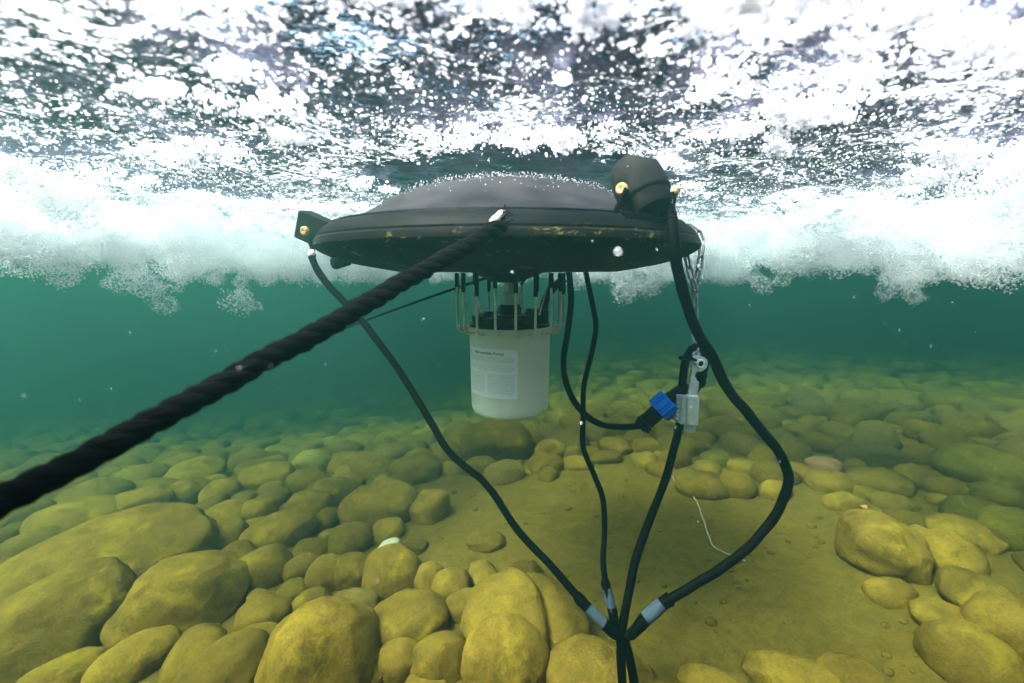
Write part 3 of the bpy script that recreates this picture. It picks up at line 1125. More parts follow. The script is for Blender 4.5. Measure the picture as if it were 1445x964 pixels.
def rock(px, py, wpx, hpx, label, yaw=0.0, tilt=0.0, seed=None, name='boulder', material=None, sub=4, depth=None, lift=0.24, **kw):
    seed = seed if seed is not None else int(px * 7 + py * 13)
    g = ground(px, py)
    for _ in range(4):
        z = (g - CAM).dot(Fv)
        a = wpx / 2 * z / FPX
        hh = hpx / 2 * z / FPX
        d = (g - CAM).normalized()
        sa, ca = -d.z, math.hypot(d.x, d.y)
        b = depth * a if depth else 0.85 * a
        c2 = hh * hh - (b * sa) ** 2
        c = math.sqrt(max(c2, 0)) / ca
        if c < 0.5 * a:
            c = 0.5 * a
            b = math.sqrt(max(hh * hh - (c * ca) ** 2, (0.35 * a) ** 2)) / max(sa, .2)
            b = min(b, 1.1 * a)
        c = min(c, 1.0 * a)
        g = ground(px, py, lift * c)
    p, f = stone_shape(sub, seed, **kw)
    p = p / np.abs(p).max(0)
    me = mesh_np(name, p * np.array([a, b, c]) , f, material or M_STONE)
    o = bpy.data.objects.new(name, me)
    COL.objects.link(o)
    o.location = g
    face = math.atan2(-(g.x), g.y)
    o.rotation_euler = Euler((0, R(tilt), face + R(yaw)))
    tag(o, label, 'stone' if name == 'stone' else 'boulder', 'hand-sized stones and boulders lying on the lake bed')
    PLACED.append((g.x, g.y, max(a, b)))
    return o


# px, py, w, h, label, options
ROCKS = [
    (150, 808, 268, 118, 'long flat boulder with a bright yellow ridge, biggest stone at the left', dict(tilt=-8, cuts=1, lump=.12, sub=5)),
    (85, 897, 190, 146, 'angular boulder with a dark shaded right face in the lower left corner', dict(tilt=-12, cuts=6, boxy=.62, sub=5, lump=.10)),
    (258, 852, 172, 124, 'boulder with a broken crest right of the angular corner boulder', dict(tilt=-10, cuts=4, lump=.2, sub=5)),
    (190, 934, 118, 56, 'low elongated stone lying in front of the crested boulder', dict(tilt=-10)),
    (90, 958, 110, 50, 'dim stone cut by the bottom edge under the angular corner boulder', {}),
    (272, 930, 88, 68, 'tilted oval stone at the bottom edge between two longer stones', dict(tilt=-22)),
    (318, 955, 132, 92, 'smooth pale-topped boulder on the bottom edge left of the tall yellow one', dict(tilt=-12)),
    (277, 899, 60, 36, 'small stone wedged under the crested boulder', {}),
    (458, 935, 172, 156, 'tall boulder with yellow-streaked flank at the bottom edge, left of centre', dict(tilt=18, cuts=3, sub=5, lump=.15)),
    (372, 808, 76, 72, 'dark round stone in the hollow right of the crested boulder', dict(tilt=8)),
    (374, 868, 72, 54, 'egg-shaped stone just below the dark round one', {}),
    (390, 756, 104, 48, 'long smooth stone above the dark round one', dict(tilt=-10)),
    (315, 762, 72, 56, 'rounded stone beside the right tip of the yellow-ridged boulder', {}),
    (312, 734, 80, 46, 'wedge-shaped stone touching the top of the yellow-ridged boulder', dict(tilt=-12, cuts=4)),
    (222, 741, 90, 40, 'low flat stone lying along the top of the yellow-ridged boulder', {}),
    (112, 737, 112, 54, 'long stone with a blunt dark right end, behind the yellow-ridged boulder', dict(cuts=3)),
    (50, 770, 76, 46, 'dim stone at the left edge behind the yellow-ridged boulder', {}),
    (203, 718, 72, 58, 'blocky stone standing between two longer stones at the left', dict(boxy=.7)),
    (258, 705, 54, 50, 'upright oval stone, left of a pair of equals', dict(tilt=-25)),
    (311, 699, 54, 42, 'smaller leaning stone, right of a pair of equals', dict(tilt=-15)),
    (377, 678, 74, 46, 'smooth flat-sided stone with a dark underside, left of the hanging cable', dict(cuts=3, boxy=.7)),
    (440, 660, 56, 48, 'pale round stone under the hanging cable', dict(material='pale2')),
    (366, 724, 48, 40, 'small stone under the flat-sided stone', {}),
    (130, 706, 94, 42, 'long hazy stone just under the twisted rope', dict(tilt=-8)),
    (195, 679, 80, 42, 'hazy stone with dark right end below the twisted rope', dict(tilt=-10)),
    (272, 672, 80, 38, 'hazy flat stone in the third row below the twisted rope', dict(tilt=-10)),
    (427, 804, 52, 42, 'small round stone beside the dark round one', {}),
    (415, 835, 48, 32, 'little flat stone below the small round stone', {}),
    (465, 812, 60, 58, 'leaning oval stone left of the bright pebble heap', dict(tilt=25)),
    (440, 852, 52, 40, 'lumpy small stone above the tall yellow-streaked boulder', {}),
    (358, 909, 72, 52, 'half-hidden stone left of the tall yellow-streaked boulder', {}),
    (500, 868, 72, 66, 'brown stone with a pale worn top beside the tall yellow-streaked boulder', dict(material='brown')),
    (553, 815, 82, 84, 'furry rounded boulder that carries the bright pebble', dict(tilt=20)),
    (548, 752, 50, 38, 'round stone just behind the bright pebble', {}),
    (606, 819, 46, 50, 'upright stone, left of three on the edge of the sand', dict(tilt=12)),
    (637, 830, 60, 54, 'rounded stone, middle of three on the edge of the sand', dict(tilt=-12)),
    (657, 858, 56, 56, 'rounded stone, right of three on the edge of the sand', {}),
    (575, 880, 114, 80, 'broad low boulder below the three stones on the sand edge', dict(tilt=-8)),
    (744, 872, 176, 128, 'big two-humped boulder with a dark cleft, left of the cable junction', dict(sub=5, cleft=(1, .3, -.2, .05, .22, .10), lump=.12)),
    (714, 935, 120, 126, 'smooth dome-shaped boulder at the bottom edge in front of the cleft one', dict(cuts=1, lump=.08, sub=5)),
    (622, 935, 82, 98, 'dim boulder left of the smooth dome-shaped one', {}),
    (563, 936, 62, 76, 'narrow upright stone at the bottom edge right of the tall yellow-streaked boulder', {}),
    (520, 950, 60, 60, 'stone squeezed against the flank of the tall yellow-streaked boulder', {}),
    (845, 952, 146, 98, 'wide smooth boulder at the bottom edge behind the cable junction', dict(cuts=1, lump=.07, sub=5)),
    (600, 968, 60, 40, 'pale little stone cut by the bottom edge', {}),
    (609, 720, 60, 54, 'round dark stone at the left rim of the sand', {}),
    (588, 669, 76, 58, 'large round stone standing behind the round dark one', {}),
    (538, 722, 108, 80, 'double-lobed boulder left of the round dark stone', dict(cleft=(1, .2, .3, .1, .14, .12))),
    (498, 766, 62, 54, 'round stone between the double-lobed boulder and the leaning oval', {}),
    (497, 812, 58, 58, 'round stone right of the leaning oval stone', {}),
    (470, 700, 80, 52, 'broad hazy stone left of the double-lobed boulder', {}),
    (440, 715, 60, 46, 'rounded stone below the broad hazy one', {}),
    (705, 634, 108, 80, 'largest boulder behind the pump, directly under it', dict(cuts=2, sub=5)),
    (778, 640, 46, 38, 'stone at the right shoulder of the boulder under the pump', {}),
    (771, 657, 50, 36, 'round stone in front of the right shoulder of the boulder under the pump', {}),
    (808, 643, 28, 34, 'slim upright stone next to the thin cable', dict(depth=1)),
    (687, 765, 56, 34, 'dark lump half buried alone in the sand', dict(lift=.1)),
    (866, 634, 52, 34, 'angular stone right of the thin cable', dict(cuts=4)),
    (912, 634, 40, 30, 'hazy stone left of the metal bracket', {}),
    (1242, 774, 108, 88, 'left half of the pair of big boulders right of the sand, rough yellow face', dict(cuts=3, sub=5, tilt=8, lift=.5)),
    (1326, 785, 92, 82, 'right half of the pair of big boulders right of the sand, dented face', dict(cuts=2, sub=5, tilt=15, cleft=(1, 0, .5, -.2, .12, .2))),
    (1396, 850, 112, 66, 'smooth boulder at the right edge below the big pair', dict(tilt=15)),
    (1370, 935, 112, 98, 'smooth rounded boulder in the lower right corner', dict(tilt=20)),
    (1425, 895, 104, 92, 'long boulder lying on the right edge behind the corner boulder', dict(tilt=20)),
    (1340, 880, 86, 52, 'stone with a dark hollow at its left, above the corner boulder', dict(tilt=10)),
    (1120, 962, 124, 64, 'blurred yellow stone at the bottom edge, left of a pair', {}),
    (1212, 966, 100, 60, 'blurred yellow stone at the bottom edge, right of a pair', {}),
    (1005, 968, 90, 44, 'low stone sunk in the sand at the bottom edge right of the ropes', dict(lift=.1)),
    (1372, 728, 68, 54, 'dark greenish stone behind the big pair', dict(material='dark')),
    (1432, 755, 78, 72, 'dark greenish boulder on the right edge behind the big pair', dict(material='dark')),
    (1408, 703, 64, 40, 'dark stone between the greenish ones and the hazy rows', dict(material='dark')),
    (1360, 755, 82, 28, 'flat stone lying against the back of the big pair', {}),
    (1392, 664, 112, 54, 'wide dark hazy boulder at the right edge', dict(material='dark')),
    (992, 687, 76, 44, 'lumpy stone at the back of the sand inside the wide cable loop', dict(cuts=3)),
    (1040, 688, 52, 42, 'stone with a dark left side touching the lumpy one inside the cable loop', {}),
    (1013, 650, 48, 28, 'smooth greenish oval stone behind the lumpy one', dict(material='dark')),
    (1173, 683, 62, 36, 'broad stone at the back of the sand just right of the cable loop', {}),
    (1163, 657, 46, 26, 'reddish round stone right of the cable loop', dict(material='red')),
    (1240, 683, 80, 36, 'long low stone at the back of the sand, second right of the cable loop', {}),
    (1231, 697, 48, 22, 'little stone in front of the long low one at the back of the sand', {}),
    (1300, 677, 62, 38, 'oval stone at the back of the sand, third right of the cable loop', {}),
    (1335, 690, 52, 34, 'stone in front of the wide dark hazy boulder', {}),
    (1260, 712, 60, 24, 'half-buried stone with a dark nick, alone behind the big pair', dict(lift=.05)),
]
M_STONE_DARK = stone_material('greenish_stone', (0.10, 0.078, 0.014), (0.17, 0.135, 0.022), (0.20, 0.155, 0.018), 0.2)
M_STONE_PALE2 = stone_material('silted_pale_stone', (0.24, 0.175, 0.035), (0.36, 0.27, 0.06), (0.36, 0.27, 0.04), 0.2)
MSET = {'dark': M_STONE_DARK, 'red': M_STONE_RED, 'brown': M_STONE_B, 'pale2': M_STONE_PALE2}
for px_, py_, w_, h_, lab, kw in ROCKS:
    kw = dict(kw)
    if 'material' in kw:
        kw['material'] = MSET[kw['material']]
    rock(px_, py_, w_ * 1.06, h_ * 1.06, lab, name='boulder' if w_ > 68 else 'stone', **kw)
o = rock(549, 772, 34, 20, 'small pale yellow pebble, the brightest stone, lying on a furry boulder', name='stone', material=M_STONE_PALE, sub=3, tilt=-20)
o.location = at(549, 771, o.location.y - 0.10)

# the rows of stones that fade into the green water
SAND = [(598, 700), (640, 668), (690, 690), (760, 684), (830, 652), (905, 655), (955, 700), (1040, 712), (1100, 706), (1200, 716), (1330, 728), (1400, 742), (1330, 742), (1195, 742),
        (1190, 830), (1300, 850), (1330, 1000), (900, 1000), (825, 890), (760, 820), (660, 800), (590, 775), (575, 742)]
SANDG = [ground(x_, y_) for x_, y_ in SAND]


def in_poly(x, y, P):
    c = False
    n = len(P)
    for i in range(n):
        a, b = P[i], P[i - 1]
        if (a.y > y) != (b.y > y) and x < (b.x - a.x) * (y - a.y) / (b.y - a.y) + a.x:
            c = not c
    return c


VARIANTS = []
for k in range(14):
    p, f = stone_shape(3, 900 + k, boxy=random.uniform(.68, .9), lump=random.uniform(.10, .2), cuts=random.choice((1, 2, 3)))
    VARIANTS.append(mesh_np('stone', p / np.abs(p).max(0), f, M_STONE if k % 4 else M_STONE_B))

SCAT = [(x, y, r) for x, y, r in PLACED]
cells = {}


def free(x, y, r, k=0.80):
    for X, Y, Q in SCAT:
        if (X - x) ** 2 + (Y - y) ** 2 < ((Q + r) * k) ** 2:
            return False
    return True


ZONES = [(140, 'left of the far rope end'), (300, 'under the twisted rope'), (450, 'left of the left lamp cable'), (560, 'around the left lamp cable'), (660, 'just left of the pump'),
         (790, 'under the pump'), (850, 'beside the thin cable'), (955, 'left of the metal bracket'), (1060, 'inside the wide cable loop'), (1125, 'behind the wide cable loop'),
         (1230, 'right of the wide cable loop'), (1340, 'above the big boulder pair'), (9999, 'along the right edge')]
ZONES[0] = (140, 'by the left edge')
ROWS = [(585, 'faint farthest'), (625, 'hazy far'), (665, 'green-tinted middle'), (715, 'clearer near'), (9999, 'nearest')]
SCATTERED = []
n_made = 0
small = []
tries = 0
while tries < 26000:
    tries += 1
    stage = tries / 26000
    r_ = random.uniform(0.105, 0.175) if stage < .25 else (random.uniform(0.065, 0.11) if stage < .6 else random.uniform(0.03, 0.06))
    y = random.uniform(0.55, 6.0)
    x = random.uniform(-1, 1) * (1.28 * y + 0.4)
    if y < 1.1 and r_ > .08:
        continue
    if in_poly(x, y, SANDG) or not free(x, y, r_, .80 if r_ > .06 else .86):
        continue
    if r_ > .1 and any(in_poly(x + r_ * .7 * math.cos(a), y + r_ * .7 * math.sin(a), SANDG) for a in (0, 1.57, 3.14, 4.71)):
        continue
    if r_ < .062 and any(in_poly(x + .11 * math.cos(a), y + .11 * math.sin(a), SANDG) for a in (0, .8, 1.57, 2.4, 3.14, 3.9, 4.71, 5.5)):
        continue          # the edge of the silt patch stays soft
    SCAT.append((x, y, r_))
    z = bed1(x, y)
    px, py, dz = project((x, y, z))
    if not (-60 < px < 1505 and py < 1010) or r_ < 0.062 or y > 4.0 or n_made >= 205:
        small.append((x, y, z, r_))
        continue
    n_made += 1
    o = bpy.data.objects.new('stone', random.choice(VARIANTS))
    COL.objects.link(o)
    q = random.uniform(.62, .95)
    o.scale = (r_ * random.uniform(.95, 1.2), r_ * q, r_ * random.uniform(.5, .72))
    o.location = (x, y, z + r_ * .1)
    o.rotation_euler = (random.uniform(-.2, .2), random.uniform(-.25, .25), random.uniform(0, 6.28))
    SCATTERED.append((o, px, py))
cell = {}
for o, px, py in SCATTERED:
    zn = next(t for m_, t in ZONES if px < m_)
    rw = next(t for m_, t in ROWS if py < m_)
    cell.setdefault((rw, zn), []).append((px, o))
ORD = ['second', 'third', 'fourth', 'fifth', 'sixth', 'seventh', 'eighth', 'ninth', 'tenth', 'eleventh', 'twelfth', 'thirteenth', 'fourteenth',
       'fifteenth', 'sixteenth', 'seventeenth', 'eighteenth', 'nineteenth', 'twentieth']
for (rw, zn), lst in cell.items():
    lst.sort(key=lambda t: t[0])
    n = len(lst)
    for k, (px, o) in enumerate(lst):
        if n == 1:
            which = 'one stone'
        elif k == 0:
            which = 'leftmost stone'
        elif k == n - 1:
            which = 'rightmost stone'
        else:
            which = ORD[min(k - 1, 18)] + ' stone from left'
        tag(o, which + ' of the ' + rw + ' row ' + zn, 'stone', 'plain silt-covered stones in rows on the lake bed')
# filler cobbles and everything beyond: one mass
V_, F_ = ICO[2]
allv, allf = [], []
nb = 0
for i, (x, y, z, r_) in enumerate(small):
    p, f = stone_shape(2, 3000 + i % 23, boxy=.8, lump=.18, cuts=1)
    a = random.uniform(0, 6.28)
    s = np.array([r_ * 1.1, r_ * random.uniform(.65, .95), r_ * random.uniform(.5, .7)])
    p = p / np.abs(p).max(0) * s
    ca, sa = math.cos(a), math.sin(a)
    p = np.stack([p[:, 0] * ca - p[:, 1] * sa + x, p[:, 0] * sa + p[:, 1] * ca + y, p[:, 2] + z + r_ * .04], 1)
    allv.append(p)
    allf.append(f + nb)
    nb += len(p)
for i in range(700):
    y = random.uniform(6.2, 11)
    x = random.uniform(-1, 1) * 1.3 * y
    r_ = random.uniform(.08, .2)
    p, f = stone_shape(2, 3000 + i % 23, boxy=.8, lump=.18, cuts=1)
    p = p / np.abs(p).max(0) * np.array([r_ * 1.1, r_ * .85, r_ * .6]) + np.array([x, y, bed1(x, y) + r_ * .15])
    allv.append(p)
    allf.append(f + nb)
    nb += len(p)
me = mesh_np('cobbles', np.concatenate(allv), np.concatenate(allf), M_STONE)
o = bpy.data.objects.new('cobbles', me)
COL.objects.link(o)
o['kind'] = 'stuff'
o['label'] = 'small cobbles filling the gaps between the stones and the hazy distance'
o['category'] = 'cobbles'
pv, pf_, nb = [], [], 0
for i in range(520):
    # grit and pebbles half sunk in the sand
    y = random.uniform(.7, 2.3)
    x = random.uniform(-.4, 1.6)
    if not in_poly(x, y, SANDG):
        continue
    r_ = .003 + .013 * random.random() ** 4
    p, f = stone_shape(1, 3000 + i % 23, boxy=.85, lump=.2, cuts=1)
    p = p / np.abs(p).max(0) * np.array([r_ * 1.2, r_, r_ * .8]) + np.array([x, y, bed1(x, y) + r_ * .1])
    pv.append(p)
    pf_.append(f + nb)
    nb += len(p)
o = bpy.data.objects.new('pebbles', mesh_np('pebbles', np.concatenate(pv), np.concatenate(pf_), M_BED))
COL.objects.link(o)
o['kind'] = 'stuff'
o['label'] = 'grit and small pebbles half sunk in the silt patch'
o['category'] = 'pebbles'
print('stones', n_made, len(small))

# small things on the sand
tw = [ground(x_, y_, .012) for x_, y_ in ((948, 672), (958, 690), (980, 702), (990, 728), (1000, 755), (1008, 772), (1030, 784), (1052, 792))]
tag(obj('root', MB().tube(wobble(spline(tw, .01), .006, 20, 4), .0022, 6), M_TWIG), 'thin pale root lying in a zigzag on the sand inside the cable loop', 'root')
for (px_, py_, s_, lab) in ((1088, 697, 9, 'tiny orange leaf scrap on the sand by the cable loop'), (1216, 714, 13, 'orange leaf scrap on the sand behind the big pair of boulders'), (1182, 631, 9, 'faint orange scrap among the hazy cobbles, upper one'),
                            (1276, 644, 9, 'faint orange scrap among the hazy cobbles, right one'), (1222, 608, 10, 'faint orange scrap far back among the hazy cobbles')):
    g = ground(px_, py_, .01)
    rr = s_ / 2 * (g - CAM).dot(Fv) / FPX
    vs = [(g.x + rr * math.cos(a) * random.uniform(.7, 1.2), g.y + rr * 1.3 * math.sin(a) * random.uniform(.7, 1.2), g.z + random.uniform(0, .012)) for a in np.linspace(0, 6.28, 9)[:-1]]
    m_ = MB().add(vs + [(p[0], p[1], p[2] - .002) for p in vs], [tuple(range(8)), tuple(range(15, 7, -1))] + [(i, i + 8, (i + 1) % 8 + 8, (i + 1) % 8) for i in range(8)])
    tag(obj('leaf_scrap', m_, M_LEAF), lab, 'leaf', 'scraps of leaf on the bed')

# ------------------------------------------------------------------ froth under the surface
def bubble_cluster(name, n, spread, rmin, rmax, sub, flat, seed, shell=False):
    """a clump of small bubbles as one mesh"""
    rg = np.random.default_rng(seed)
    v, f = ICO[sub]
    vs, fs = [], []
    for i in range(n):
        d = rg.normal(size=3)
        d /= np.linalg.norm(d)
        rr = (0.55 + .5 * rg.random()) if shell else rg.random() ** .6
        rr *= 1 + .35 * float(vnoise((d * 1.7 + seed)[None, :], seed)[0])
        c = d * rr * spread * np.array([1, 1, flat])
        r_ = rmin * (rmax / rmin) ** (rg.random() ** 2.2)
        sq = rg.uniform(.75, 1.15, 3)
        vs.append(v * r_ * sq + c)
        fs.append(f + i * len(v))
    return mesh_np(name, np.concatenate(vs), np.concatenate(fs), None)


def set_mat(me, m):
    me.materials.clear()
    me.materials.append(m)
    return me


def proto(me):
    return bpy.data.objects.new(me.name, me)


def scatter(name, pts, scl, rot, var, protos):
    """points that each carry one of the given clumps (geometry nodes)"""
    me = bpy.data.meshes.new(name)
    me.vertices.add(len(pts))
    me.vertices.foreach_set('co', np.asarray(pts, np.float32).ravel())
    for nm, dt, data, key in (('scl', 'FLOAT_VECTOR', scl, 'vector'), ('rot', 'FLOAT_VECTOR', rot, 'vector'), ('var', 'INT', var, 'value')):
        at_ = me.attributes.new(nm, dt, 'POINT')
        at_.data.foreach_set(key, np.asarray(data, np.float32 if dt != 'INT' else np.int32).ravel())
    o = bpy.data.objects.new(name, me)
    COL.objects.link(o)
    ng = bpy.data.node_groups.new(name, 'GeometryNodeTree')
    ng.interface.new_socket('Geometry', in_out='INPUT', socket_type='NodeSocketGeometry')
    ng.interface.new_socket('Geometry', in_out='OUTPUT', socket_type='NodeSocketGeometry')
    gi = ng.nodes.new('NodeGroupInput')
    go = ng.nodes.new('NodeGroupOutput')
    join = ng.nodes.new('GeometryNodeJoinGeometry')

    def attr(nm, dt):
        a = ng.nodes.new('GeometryNodeInputNamedAttribute')
        a.data_type = dt
        a.inputs['Name'].default_value = nm
        return a.outputs['Attribute']
    s_, r_, v_ = attr('scl', 'FLOAT_VECTOR'), attr('rot', 'FLOAT_VECTOR'), attr('var', 'INT')
    e2r = ng.nodes.new('FunctionNodeEulerToRotation')
    ng.links.new(r_, e2r.inputs[0])
    for k, po in enumerate(protos):
        cmp_ = ng.nodes.new('FunctionNodeCompare')
        cmp_.data_type = 'INT'
        cmp_.operation = 'EQUAL'
        ng.links.new(v_, cmp_.inputs[2])
        cmp_.inputs[3].default_value = k
        oi = ng.nodes.new('GeometryNodeObjectInfo')
        oi.inputs['Object'].default_value = po
        oi.inputs['As Instance'].default_value = True
        ip = ng.nodes.new('GeometryNodeInstanceOnPoints')
        ng.links.new(gi.outputs[0], ip.inputs['Points'])
        ng.links.new(cmp_.outputs[0], ip.inputs['Selection'])
        ng.links.new(oi.outputs['Geometry'], ip.inputs['Instance'])
        ng.links.new(e2r.outputs[0], ip.inputs['Rotation'])
        ng.links.new(s_, ip.inputs['Scale'])
        ng.links.new(ip.outputs[0], join.inputs[0])
    ng.links.new(join.outputs[0], go.inputs[0])
    md = o.modifiers.new('froth', 'NODES')
    md.node_group = ng
    o['kind'] = 'stuff'
    return o


CL = [proto(set_mat(bubble_cluster('clump', 110, 0.032, 0.0011, 0.0052, 2, 0.38, 40 + k), M_FOAM)) for k in range(4)]
SB = []
for k in range(2):
    p, f = stone_shape(3, 77 + k, boxy=1.0, lump=.22, cuts=0, rough=.08)
    SB.append(proto(set_mat(mesh_np('bubble', p * 0.01, f, None), M_FOAM)))
PL = [proto(set_mat(bubble_cluster('puff', 800, 1.0, 0.015, 0.065, 1, 0.85, 60 + k, True), M_PLUME)) for k in range(3)]


def froth_sheet_material():
    """a thin ragged raft of bubbles: full of holes down to single-bubble size, thick and thin patches"""
    m = foam_material('froth_raft', 0.0, 0.62)
    nt = m.node_tree
    tc = N(nt, 'ShaderNodeTexCoord')
    big = N(nt, 'ShaderNodeTexNoise', Scale=4.2, Detail=5.0, Roughness=0.62, Distortion=0.5)
    mid = N(nt, 'ShaderNodeTexNoise', Scale=34.0, Detail=5.0, Roughness=0.68, Distortion=0.6)
    vor = N(nt, 'ShaderNodeTexVoronoi', Scale=105.0)
    vo2 = N(nt, 'ShaderNodeTexVoronoi', Scale=230.0)
    for n in (big, mid, vor, vo2):
        nt.links.new(tc.outputs['Object'], n.inputs['Vector'])

    def ma(op, a, b_):
        n = N(nt, 'ShaderNodeMath', operation=op)
        for k, v in enumerate((a, b_)):
            if isinstance(v, (int, float)):
                n.inputs[k].default_value = v
            else:
                nt.links.new(v, n.inputs[k])
        return n.outputs[0]
    h = ma('ADD', ma('MULTIPLY', big.outputs['Fac'], 0.8), ma('MULTIPLY', mid.outputs['Fac'], 0.95))
    # thick where the fountain falls back, thin round the float; added thickness over the lens shades the near bed
    sx = N(nt, 'ShaderNodeSeparateXYZ')
    nt.links.new(tc.outputs['Object'], sx.inputs[0])
    thick = ramp(nt, [(0.0, (1, 1, 1)), (0.06, (1, 1, 1)), (0.14, (.66, .66, .66)), (0.21, (.42, .42, .42)), (0.52, (.36, .36, .36)), (0.70, (.6, .6, .6)), (1, (.7, .7, .7))])
    nt.links.new(ma('MULTIPLY', ma('ADD', sx.outputs['Y'], 0.2), 0.3), thick.inputs['Fac'])
    h = ma('ADD', h, ma('MULTIPLY', ma('SUBTRACT', thick.outputs['Color'], 0.5), 0.44))
    h = ma('SUBTRACT', h, ma('MULTIPLY', vor.outputs['Distance'], 0.34))
    h = ma('SUBTRACT', h, ma('MULTIPLY', vo2.outputs['Distance'], 0.22))
    cov = ramp(nt, [(0.0, (1, 1, 1)), (0.50, (1, 1, 1)), (0.58, (.62, .62, .62)), (0.70, (.12, .12, .12)), (1, (.05, .05, .05))])
    nt.links.new(ma('MULTIPLY', h, 0.88), cov.inputs['Fac'])
    for n in nt.nodes:
        if n.type == 'MIX_SHADER' and n.outputs[0].links and n.outputs[0].links[0].to_node.type == 'OUTPUT_MATERIAL':
            nt.links.new(cov.outputs['Color'], n.inputs[0])
    b1 = N(nt, 'ShaderNodeBump', Strength=1.0, Distance=0.02)
    nt.links.new(h, b1.inputs['Height'])
    for n in nt.nodes:
        if n.type in ('BSDF_DIFFUSE', 'BSDF_TRANSLUCENT', 'BSDF_GLOSSY'):
            nt.links.new(b1.outputs[0], n.inputs['Normal'])
    return m


def raft(x, y):
    return wave(x, y) - 0.010 - 0.018 * (1 + vn2(x, y, 7.0, 55, 3)) - 0.006 * vn2(x, y, 26, 57, 2)


gx = graded(0.0, 3.2, 300, 1.8)
gy = graded(0.9, 3.0, 300, 1.8)
fr_ = sheet('foam', gx, gy, raft, froth_sheet_material())
fr_['kind'] = 'stuff'
fr_['label'] = 'ragged raft of froth on the underside of the water surface'
fr_['category'] = 'foam'
bmf = bmesh.new()
bmf.from_mesh(fr_.data)
bmesh.ops.delete(bmf, geom=[v for v in bmf.verts if math.hypot(v.co.x, v.co.y - 1.29) < .40 or math.hypot(v.co.x - lc.x, v.co.y - lc.y - .02) < .085 or math.hypot(v.co.x, v.co.y - 1.29) > 2.95 + .25 * math.sin(5 * math.atan2(v.co.x, v.co.y))], context='VERTS')
bmf.to_mesh(fr_.data)
bmf.free()
# extra rafts added out of view over the lens to shade the near bed
for k in range(3):
    lay = sheet('foam', graded(0.0, 2.4, 90, 1.2), np.linspace(-2.3, 0.20, 90), lambda x, y: wave(x, y) - .002 - .0025 * k, froth_sheet_material())
    lay['kind'] = 'stuff'
    lay['label'] = 'added unseen layer of froth above the lens, shading the near bed'
    lay['category'] = 'foam'


def limit_py(px):
    """the water in front of the float is clear: no froth hangs lower than this line close to the lens"""
    t = abs(px - 720)
    return 235 + 130 * np.clip((t - 330) / 300, 0, 1)


# froth lying under the surface
pts, scl, rot, var = [], [], [], []
NC = 60000
X = RNG.uniform(-3.6, 3.6, NC)
Yy = RNG.uniform(-1.3, 4.6, NC)
dens = fbm(np.stack([X * 3.2, Yy * 3.2, np.zeros(NC)], 1), 4, 71)
rad = np.hypot(X, Yy - 1.29)
ring = np.exp(-((rad - 1.45) / 0.55) ** 2)
keep = (0.85 * dens + 0.18 * ring + 0.35 * np.clip((.5 - Yy) / .4, 0, 1) - 0.40 + RNG.uniform(-.22, .22, NC)) > 0
keep &= (RNG.random(NC) < 0.50)
keep &= rad < 3.2
zsurf = wave(X, Yy)
for i in np.nonzero(keep)[0]:
    x, y = X[i], Yy[i]
    z = zsurf[i] - 0.006 - abs(RNG.normal()) * (0.012 + 0.035 * ring[i])
    if rad[i] < 0.36 or math.hypot(x - lc.x, y - lc.y) < .10:
        continue
    s = RNG.uniform(.55, 1.35)
    if y < 1.25:
        if y < .12 and z - CAM_Z < .12:
            continue
        pp_ = project((x, y, z - .02 * s))
        if pp_[2] > .02 and pp_[1] > limit_py(pp_[0]):
            z = zsurf[i] - .004
            pp_ = project((x, y, z - .012))
            if pp_[1] > limit_py(pp_[0]) + 10:
                continue
    pts.append((x, y, z))
    scl.append((s * RNG.uniform(.8, 1.3), s * RNG.uniform(.8, 1.3), s))
    rot.append((RNG.uniform(-.4, .4), RNG.uniform(-.4, .4), RNG.uniform(0, 6.28)))
    var.append(RNG.integers(0, 4))
n_cl = len(pts)
# single bubbles and lumps
for i in range(22000):
    x, y = RNG.uniform(-2.6, 2.6), RNG.uniform(-0.3, 3.4)
    rr_ = math.hypot(x, y - 1.29)
    if rr_ < .3 or rr_ > 2.6:
        continue
    s = .08 + .24 * RNG.random() ** 3 + (.9 * RNG.random() if RNG.random() < .006 else 0)
    z = float(WATER_Z) - .004 - abs(RNG.normal()) * .016
    pp_ = project((x, y, z - .01 * s))
    if y < 1.25 and pp_[2] > .02 and pp_[1] > limit_py(pp_[0]):
        continue
    pts.append((x, y, z))
    scl.append((s * RNG.uniform(.8, 1.6), s * RNG.uniform(.8, 1.6), s * RNG.uniform(.6, 1)))
    rot.append((0, 0, RNG.uniform(0, 6.28)))
    var.append(4 + RNG.integers(0, 2))
for i in range(3300):
    # fine bubbles drifting over the dome
    th, rr_ = RNG.uniform(-math.pi, math.pi), RNG.uniform(.08, .38)
    zz = float(np.interp(rr_, [.08, .15, .21, .26, .30, .33, .36, .385], [.221, .217, .209, .196, .180, .163, .145, .130]))
    if RNG.random() > .08 + .92 * max(0, (zz - .15) / .07) ** 1.3:
        continue
    pts.append((FC.x + rr_ * math.cos(th), FC.y + rr_ * math.sin(th), CAM_Z + zz + .001 + .012 * RNG.random()))
    s = RNG.uniform(.04, .12)
    scl.append((s, s, s))
    rot.append((0, 0, 0))
    var.append(4 + RNG.integers(0, 2))
